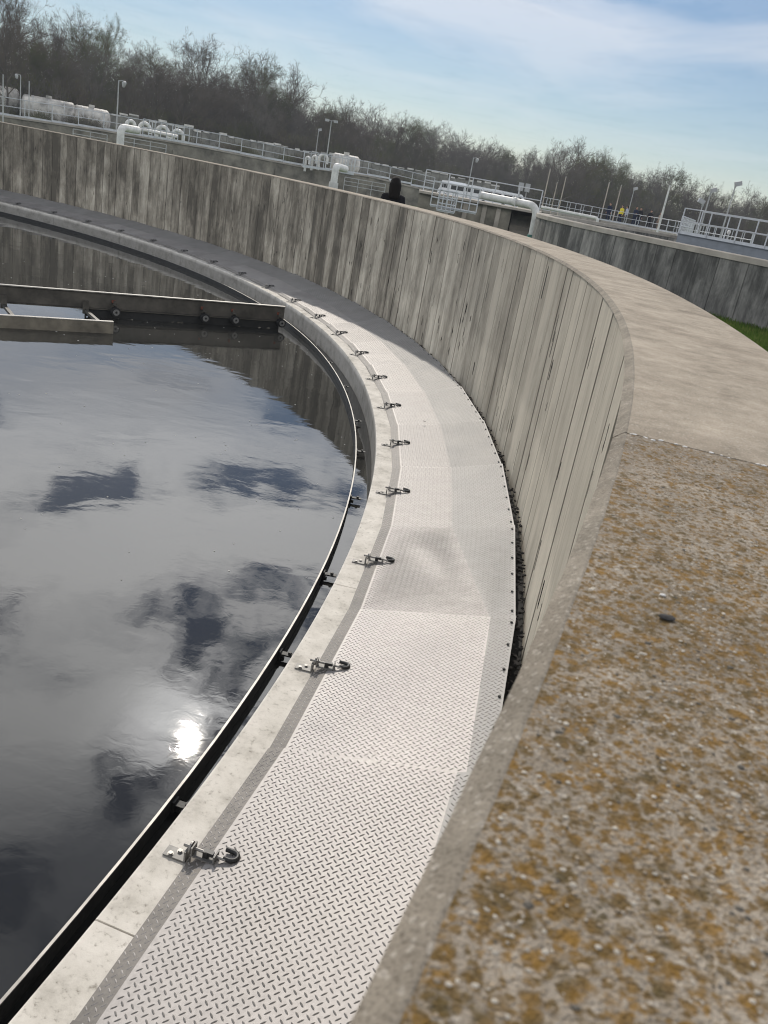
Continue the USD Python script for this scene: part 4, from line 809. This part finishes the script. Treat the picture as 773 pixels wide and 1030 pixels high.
# ------------------------------------------------------------------ people
def person(label, loc, rz, height, top, legs, hair='dark_hair', long_hair=False, pose='stand', group=None, fine=False, skin='skin'):
    """One smooth body from hulls of spheres at the joints; clothes follow the same joints a little larger."""
    t = thing('person', label, 'person', loc, rz, group); s = height / 1.72
    J = dict(head=(0, 0.01, 1.60), neck=(0, -0.005, 1.45), chest=(0, 0, 1.28), waist=(0, 0, 1.08), hip=(0, 0, 0.93))
    L = {}
    for sd, x in (('l', -1), ('r', 1)):
        L[sd] = dict(sh=(0.17 * x, -0.01, 1.37), el=(0.235 * x, -0.03, 1.10), wr=(0.24 * x, 0.06, 0.86), hp=(0.095 * x, 0, 0.90), kn=(0.105 * x, 0.015, 0.49), an=(0.11 * x, -0.03, 0.08), toe=(0.125 * x, 0.13, 0.045))
    if pose == 'lean':
        for sd, x in (('l', -1), ('r', 1)): L[sd]['el'] = (0.26 * x, 0.10, 1.12); L[sd]['wr'] = (0.20 * x, 0.33, 1.10)
    if pose == 'walk':
        L['l']['kn'] = (-0.10, 0.16, 0.50); L['l']['an'] = (-0.10, 0.24, 0.09); L['l']['toe'] = (-0.11, 0.41, 0.06); L['r']['an'] = (0.11, -0.26, 0.12); L['r']['toe'] = (0.12, -0.11, 0.05); L['r']['kn'] = (0.10, -0.05, 0.50)
        L['l']['wr'] = (-0.25, -0.12, 0.87); L['r']['wr'] = (0.25, 0.16, 0.88)
    S = lambda p: np.array(p) * s
    def bone(a, b, ra, rb, e=0.0): return hull([(S(a), (ra + e) * s), (S(b), (rb + e) * s)], 12)
    def union(bs):
        m = bs[0]
        for b in bs[1:]: m = m + b
        m = to_tm(m.refine_to_length((0.022 if fine else 0.045) * s)); m.merge_vertices(); trimesh.smoothing.filter_taubin(m, 0.5, 0.53, 8 if fine else 4); return m
    head = [hull([(S((0, 0.015, 1.635)), 0.092 * s), (S((0, -0.02, 1.645)), 0.088 * s), (S((0, 0.045, 1.55)), 0.048 * s)], 12), hull([(S((0, 0.10, 1.60)), 0.014 * s), (S((0, 0.118, 1.575)), 0.013 * s), (S((0, 0.08, 1.62)), 0.012 * s)], 12)]
    head += [hull([(S((0.088 * x, 0.0, 1.60)), 0.016 * s), (S((0.09 * x, -0.01, 1.63)), 0.018 * s)], 12) for x in (-1, 1)]
    body = head + [bone(J['neck'], (0, 0.005, 1.56), 0.052, 0.050)]
    torso = lambda e: [hull([(S((0.13 * x, 0, 1.36)), (0.075 + e) * s) for x in (-1, 1)] + [(S((0.085 * x, 0.0, 1.10)), (0.095 + e) * s) for x in (-1, 1)], 12), hull([(S((0.085 * x, 0, 1.10)), (0.095 + e) * s) for x in (-1, 1)] + [(S((0.085 * x, -0.01, 0.93)), (0.10 + e) * s) for x in (-1, 1)], 12), bone(J['neck'], J['chest'], 0.055, 0.10, e)]
    body += torso(0)
    def hand(sd, x):
        w = np.array(L[sd]['wr']); dr = w - np.array(L[sd]['el']); dr = dr / np.linalg.norm(dr); side = np.cross(dr, [x, 0, 0]); side = side / np.linalg.norm(side); out = [bone(w, w + dr * 0.085, 0.026, 0.034)]
        for k, ln in enumerate((0.072, 0.082, 0.078, 0.060)):
            b = w + dr * 0.085 + side * (k - 1.5) * 0.018; mid = b + dr * ln * 0.55; out += [bone(b, mid, 0.0095, 0.0088), bone(mid, mid + dr * ln * 0.4 - np.array([x, 0, 0]) * 0.018, 0.0088, 0.008)]
        b = w + dr * 0.03 - side * 0.028; out.append(bone(b, b - side * 0.03 + dr * 0.045, 0.012, 0.0095)); return out
    for sd, x in (('l', -1), ('r', 1)):
        q = L[sd]; body += [bone(q['sh'], q['el'], 0.055, 0.042), bone(q['el'], q['wr'], 0.042, 0.028), bone(q['hp'], q['kn'], 0.085, 0.056), bone(q['kn'], q['an'], 0.054, 0.036), bone(q['an'], q['toe'], 0.038, 0.028)] + hand(sd, x)
    obj('body', union(body), skin, t, smooth=True)
    jk = torso(0.016)
    for sd in 'lr': q = L[sd]; w = np.array(q['el']) + 0.86 * (np.array(q['wr']) - np.array(q['el'])); jk += [bone(q['sh'], q['el'], 0.055, 0.042, 0.016), bone(q['el'], w, 0.042, 0.032, 0.014)]
    obj('jacket', union(jk), top, t, smooth=True)
    tr = [hull([(S((0.08 * x, -0.01, 0.93)), 0.108 * s) for x in (-1, 1)] + [(S((0.085 * x, -0.01, 0.88)), 0.105 * s) for x in (-1, 1)], 12)]
    for sd in 'lr': q = L[sd]; tr += [bone(q['hp'], q['kn'], 0.085, 0.056, 0.014), bone(q['kn'], q['an'], 0.056, 0.045, 0.014)]
    obj('trousers', union(tr), legs, t, smooth=True)
    for sd in 'lr': q = L[sd]; obj('shoe', to_tm(hull([(S(np.array(q['an']) - [0, 0.03, 0.03]), 0.045 * s), (S(q['toe']), 0.042 * s)], 12)), 'black_rubber', t, smooth=True)
    hr = [hull([(S((0, -0.012, 1.668)), 0.100 * s), (S((0, -0.035, 1.625)), 0.099 * s)], 12)]
    if long_hair: hr += [hull([(S((0.035 * x, -0.050, 1.61)), 0.085 * s) for x in (-1, 1)] + [(S((0.060 * x, -0.085, 1.40)), 0.055 * s) for x in (-1, 1)], 12)]
    hr = union(hr); hr.vertices += (0.012 * s * (meshkit.fbm(hr.vertices * np.array([28, 28, 5]), 3, 4) - 0.5))[:, None] * hr.vertex_normals; obj('hair', hr, hair, t, smooth=True)
    for x in (-1, 1):
        e = trimesh.creation.icosphere(subdivisions=1, radius=0.012 * s); e.apply_translation(S((0.033 * x, 0.094, 1.617))); obj('eye', e, 'black_rubber', t, smooth=True)
    mth = trimesh.creation.icosphere(subdivisions=1, radius=0.01 * s); mth.apply_scale([2.2, 0.8, 0.6]); mth.apply_translation(S((0, 0.093, 1.542))); obj('mouth', mth, 'rust', t, smooth=True)
    return t
person('person with long dark hair in black just beyond the tank wall, head and shoulders showing', (-0.955, 18.25, 0), 0.15, 1.75, 'black_cloth', 'navy_cloth', long_hair=True, pose='walk', fine=True)
GP = 'people standing on the far walkway'
WZ = 1.41
for lab, az, D, rz, h, tp, lg, po in (
    ('person in dark clothes, leftmost of the group on the far walkway', 10.45, 93.3, 2.6, 1.72, 'navy_cloth', 'navy_cloth', 'stand'),
    ('person in a bright yellow vest on the far walkway', 11.2, 93.4, 2.2, 1.72, 'yellow_cloth', 'navy_cloth', 'stand'),
    ('person in a pale bluish top beside the one in yellow', 11.5, 93.8, 1.2, 1.74, 'pale_cloth', 'black_cloth', 'stand'),
    ('person in navy, left one of the close dark pair in the group', 12.05, 92.6, 3.5, 1.80, 'navy_cloth', 'navy_cloth', 'lean'),
    ('person in black, right one of the close dark pair in the group', 12.32, 92.9, 2.8, 1.78, 'black_cloth', 'navy_cloth', 'stand'),
    ('person in black leaning at the rail, second from the right in the group', 12.95, 90.6, 2.9, 1.70, 'black_cloth', 'black_cloth', 'lean'),
    ('person in tan clothes at the right end of the group', 13.55, 89.0, 2.0, 1.62, 'tan_cloth', 'tan_cloth', 'stand')):
    person(lab, azp(az, D, WZ), rz, h, tp, lg, pose=po, group=GP)

# ------------------------------------------------------------------ bare trees
def prisms(A, B, ra, rb, n=3):
    """Many thin tapered prisms at once."""
    A, B = np.asarray(A, float), np.asarray(B, float); N = len(A); T = B - A; T /= np.linalg.norm(T, axis=1, keepdims=True) + 1e-9
    ref = np.where(np.abs(T[:, 2:3]) < 0.9, [[0, 0, 1.0]], [[1.0, 0, 0]]); u = np.cross(ref, T); u /= np.linalg.norm(u, axis=1, keepdims=True); w = np.cross(T, u)
    a = np.arange(n) * 2 * PI / n; ring_ = np.cos(a)[None, :, None] * u[:, None] + np.sin(a)[None, :, None] * w[:, None]
    v = np.concatenate([A[:, None] + ring_ * np.reshape(ra, (-1, 1, 1)), B[:, None] + ring_ * np.reshape(rb, (-1, 1, 1))], 1)
    f = []
    for j in range(n): k = (j + 1) % n; f += [[j, k, n + k], [j, n + k, n + j]]
    return trimesh.Trimesh(v.reshape(-1, 3), (np.array(f)[None] + (2 * n * np.arange(N))[:, None, None]).reshape(-1, 3), process=False)
def grow(seed, H, spread, nl, density, leaf=0, low=0.25):
    """Trunk, limbs and crown of twigs of a leafless tree of height H; limbs fork again and again, bending upwards."""
    r = np.random.default_rng(seed); z = np.linspace(0, 1, 9); wob = np.cumsum(r.normal(0, 0.010 * H, (9, 2)), 0)
    tr = np.c_[wob, z * H * 0.66]; R0 = H * 0.013; trunk = tube(tr, R0 * (1.05 - 0.8 * z), 7)
    segA, segB, ra, rb = [], [], [], []; tips = []
    def branch(p, d_, L, rr, lev):
        n = 3 if lev < 2 else 2; q = p
        pts = [p]
        for k in range(n):
            d_ = d_ + r.normal(0, 0.18, 3) + np.array([0, 0, 0.07]); d_ /= np.linalg.norm(d_); e = q + d_ * L / n
            segA.append(q); segB.append(e); ra.append(rr * (1 - 0.55 * k / n)); rb.append(rr * (1 - 0.55 * (k + 1) / n)); q = e; pts.append(e)
        tips.append(q)
        if lev >= 4: return
        m = int(density * (4.5, 4.5, 4.2, 3.4)[lev] + r.random())
        for k in range(m):
            f = r.uniform(0.22, 1.0); i = min(int(f * n), n - 1); b = pts[i] + (pts[i + 1] - pts[i]) * (f * n - i)
            dd = pts[i + 1] - pts[i]; dd /= np.linalg.norm(dd); o = r.normal(0, 1, 3); o -= dd * (o @ dd); o /= np.linalg.norm(o)
            t = r.uniform(0.45, 0.95); branch(b, dd * math.cos(t) + o * math.sin(t), L * r.uniform(0.42, 0.62), max(rr * 0.5, 0.009), lev + 1)
    for k in range(nl):
        f = low + (1 - low) * ((k + r.random()) / nl); zz = f * 8; i = min(int(zz), 7); b = tr[i] + (tr[i + 1] - tr[i]) * (zz - i); a = k * 2.4 + r.normal(0, 0.4); el = r.uniform(0.35, 0.75) + 0.62 * f ** 2
        d_ = np.array([math.cos(a) * math.cos(el), math.sin(a) * math.cos(el), math.sin(el)])
        branch(b, d_, H * spread * (0.70 + 0.52 * math.sin(PI * min(1, 0.15 + 0.75 * f))) * r.uniform(0.72, 1.15), R0 * (0.55 - 0.25 * f), 0)
    crown = prisms(np.array(segA), np.array(segB), np.array(ra), np.array(rb))
    leaves = None
    if leaf:
        tp = np.array(tips); c = tp[r.integers(0, len(tp), leaf)] + r.normal(0, 0.14, (leaf, 3)); u = r.normal(0, 1, (leaf, 3)); u /= np.linalg.norm(u, axis=1, keepdims=True); w = np.cross(u, r.normal(0, 1, (leaf, 3))); w /= np.linalg.norm(w, axis=1, keepdims=True); s_ = r.uniform(0.035, 0.075, (leaf, 1))
        v = np.stack([c - u * s_, c + w * s_ * 0.6, c + u * s_, c - w * s_ * 0.6], 1).reshape(-1, 3); i = 4 * np.arange(leaf)[:, None]
        leaves = trimesh.Trimesh(v, np.vstack([i + [0, 1, 2], i + [0, 2, 3]]), process=False)
    return trunk, crown, leaves
KINDS = [  # seed, height, spread, limbs, density, leaves, lowest limb, twig look, words
    (1, 12.5, 0.34, 13, 1.0, 0, 0.30, 'twig', 'bare broad tree'),
    (2, 14.0, 0.26, 15, 1.0, 0, 0.34, 'twig', 'bare tall slender tree'),
    (3, 11.0, 0.38, 12, 1.05, 0, 0.22, 'twig_grey', 'bare grey spreading tree'),
    (4, 13.0, 0.30, 14, 1.0, 0, 0.28, 'twig_grey', 'bare grey narrow tree'),
    (5, 10.0, 0.36, 13, 1.0, 5200, 0.18, 'twig_olive', 'low olive-tinged tree'),
    (6, 12.0, 0.32, 14, 1.0, 3400, 0.22, 'twig_olive', 'tall olive-tinged tree'),
]
GROWN = [grow(*k[:7]) for k in KINDS]
first = {}
def tree(kind, x, y, rz, sc, label, group=None, scz=1.0):
    k = KINDS[kind]
    if kind not in first:
        t = thing('bare_tree', label, 'tree', (x, y, 0), rz, group, sc=(sc, sc, sc * scz)); tk, cw, lv = GROWN[kind]
        obj('trunk', tk, 'bark', t); obj('crown', cw, k[7], t)
        if lv is not None: obj('new_leaves', lv, 'leaf_olive', t, kind='stuff')
        first[kind] = t
    else: dup(first[kind], 'bare_tree', label, 'tree', (x, y, 0), rz, group, sc=(sc, sc, sc * scz))
# skyline: azimuth -> (distance, top height), read along the wood
SK = np.array([(-33, 108, 12.5), (-26, 110, 11.9), (-22.5, 112, 11.6), (-19.5, 115, 11.0), (-15.6, 120, 11.2), (-12.8, 125, 11.8), (-8, 130, 10.8), (-3.5, 140, 10.3), (0.2, 150, 10.9), (4.7, 168, 10.2), (6.2, 150, 9.9), (7.2, 132, 10.3), (11.2, 138, 10.7), (15, 156, 9.5), (17.4, 158, 9.0), (19, 150, 9.8), (27, 148, 10.5)])
rg = np.random.default_rng(2024); nT = 0
special = [(-25.9, 101, 1, 1.02, 'tall bare dark tree at the left edge in front of the pale tanks'), (7.0, 127, 2, 1.0, 'bare spreading tree standing alone in the gap of the skyline right of centre'), (8.1, 131, 0, 0.86, 'bare rounded tree just right of the lone tree in the skyline gap'), (19.6, 140, 0, 0.86, 'bare tree at the right edge above the bridge rail')]
for az, D, kd, f, lab in special:
    p = azp(az, D); D_, tp = [float(np.interp(az, SK[:, 0], SK[:, c])) for c in (1, 2)]; h = 1.75 + (tp - 1.75) * D / D_ * f * 0.96
    tree(kd, p[0], p[1], rg.uniform(0, 6.28), h / KINDS[kd][1] * 1.02, lab)
for row in range(3):
    az = -32.0
    while az < 26:
        D0, tp = [float(np.interp(az, SK[:, 0], SK[:, c])) for c in (1, 2)]
        D = D0 + row * 9 + rg.uniform(-3.5, 3.5); hs = tp * (1.0 if az < -1 else 0.90) * (0.96 + 0.05 * row) * rg.uniform(0.64, 1.13) * D / D0
        kd = int(rg.choice([0, 1, 2, 3, 4, 5], p=[0.25, 0.20, 0.16, 0.15, 0.10, 0.14])); p = azp(az, D)
        where = ('outside the left edge', 'above the pale tanks at left', 'above the white elbow pipe', 'above the long left railing', 'above the three goosenecks', 'between the goosenecks and the cage', 'above the white cage', 'above the long elbow pipe', 'above the standing people', 'above the bridge at right', 'beyond the right edge')[int(np.searchsorted((-26.5, -21, -16, -10, -6.5, -1, 3.5, 9, 14, 20.5), az))]
        lab = '%s, %s, %s' % (KINDS[kd][8], ('front of the wood', 'middle of the wood', 'back of the wood')[row], where)
        tree(kd, p[0], p[1], rg.uniform(0, 6.28), hs / KINDS[kd][1] * 1.0, lab, 'bare trees of the wood')
        az += math.degrees(rg.uniform(2.2, 4.4) / D); nT += 1
# undergrowth: a thicket of low stems and first leaves that reads as one mass
def bush(seed):
    r = np.random.default_rng(seed); n = 130; b = np.c_[r.normal(0, 0.5, (n, 2)), np.zeros(n)]; e = b + np.c_[r.normal(0, 0.75, (n, 2)), r.uniform(1.2, 3.6, n)]
    m = prisms(b, e, np.full(n, 0.022), np.full(n, 0.012)); t0 = b + (e - b) * r.uniform(0.3, 0.9, (n, 1)); tw = np.repeat(t0, 5, 0); te = tw + np.c_[r.normal(0, 0.35, (5 * n, 2)), r.uniform(0.1, 0.9, 5 * n)]
    m = cat([m, prisms(tw, te, np.full(5 * n, 0.013), np.full(5 * n, 0.009))]); lf = 1100; c = te[r.integers(0, len(te), lf)] + r.normal(0, 0.12, (lf, 3)); u = r.normal(0, 1, (lf, 3)); u /= np.linalg.norm(u, axis=1, keepdims=True); w = np.cross(u, r.normal(0, 1, (lf, 3))); w /= np.linalg.norm(w, axis=1, keepdims=True); s_ = r.uniform(0.03, 0.07, (lf, 1))
    v = np.stack([c - u * s_, c + w * s_ * 0.6, c + u * s_, c - w * s_ * 0.6], 1).reshape(-1, 3); i = 4 * np.arange(lf)[:, None]
    return [m, trimesh.Trimesh(v, np.vstack([i + [0, 1, 2], i + [0, 2, 3]]), process=False)]
up_ = []
for k in range(1500):
    az = rg.uniform(-33, 27); D0 = float(np.interp(az, SK[:, 0], SK[:, 1])); up_.append(azp(az, D0 + rg.uniform(-5, 34)))
s = rg.uniform(0.7, 1.6, len(up_))
r_ = np.random.default_rng(91)
for k in range(110):
    az = r_.uniform(-30, -1.5); up_.append(azp(az, 100.5 + r_.uniform(-2, 2) + max(0, (az + 20) * 0.55))); s = np.append(s, r_.uniform(0.35, 0.75))
scatter('undergrowth', [bush(1), bush(2), bush(3)], up_, rg.uniform(0, 6.28, len(up_)), np.c_[s, s, s], 'olive and brown thicket filling the foot of the wood', 'undergrowth', [['twig_olive', 'leaf_olive'], ['twig', 'leaf_olive'], ['twig_grey', 'leaf_olive']])
bk_ = []
for k in range(230):
    az = rg.uniform(-34, 28); D0, tp = [float(np.interp(az, SK[:, 0], SK[:, c])) for c in (1, 2)]; bk_.append((az, D0 + rg.uniform(26, 70), tp))
pts = [azp(a, D) for a, D, _ in bk_]; s = [tp / 12.6 * rg.uniform(0.85, 1.1) for a, D, tp in bk_]
scatter('distant_wood', [[GROWN[0][0], GROWN[0][1]], [GROWN[1][0], GROWN[1][1]], [GROWN[3][0], GROWN[3][1]]], pts, rg.uniform(0, 6.28, len(pts)), np.c_[s, s, s], 'far bare trees that close the wood behind the nearer ones', 'wood', [['bark', 'twig'], ['bark', 'twig'], ['bark', 'twig_grey']])
# ------------------------------------------------------------------ small finds on the near coping
peb = pebble((0.0095, 0.0055, 0.0025), 4); t_ = obj('dark_stone', peb, 'stone_grey', None, smooth=True)
UsdGeom.Xformable(t_).AddTranslateOp().Set(Gf.Vec3d(*on_top(0.331, 0.855, 0.003))); tag(t_, 'small dark stone lying on the lichen-covered coping', 'stone')
sc_ = pebble((0.016, 0.007, 0.003), 14); t_ = obj('dark_scrap', sc_, 'dark_void', None, smooth=True)
UsdGeom.Xformable(t_).AddTranslateOp().Set(Gf.Vec3d(0.259, 9.087, -0.650)); tag(t_, 'small dark scrap lying on the diamond plate covers', 'scrap')
fl_ = pebble((0.0038, 0.0026, 0.0012), 9); t_ = obj('white_flake', fl_, 'white_chip', None, smooth=True)
UsdGeom.Xformable(t_).AddTranslateOp().Set(Gf.Vec3d(*on_top(0.342, 0.917, 0.002))); tag(t_, 'tiny white flake on the coping just beyond the dark stone', 'flake')

# ------------------------------------------------------------------ the air
M['haze_look'] = usdkit.material(stage, '/World/Looks/haze_look', {'v': ('principled_volume', {'color': V(0.80, 0.88, 1.0), 'density': 0.0003, 'anisotropy': 0.2})}, [], volume='v.volume')
hb_ = trimesh.creation.box((1960, 2260, 24.0)); hb_.apply_translation((0, 160, 9.0))
tag(obj('haze', hb_, 'haze_look'), 'thin pale haze in the air over the far trees', 'haze', None, 'stuff')
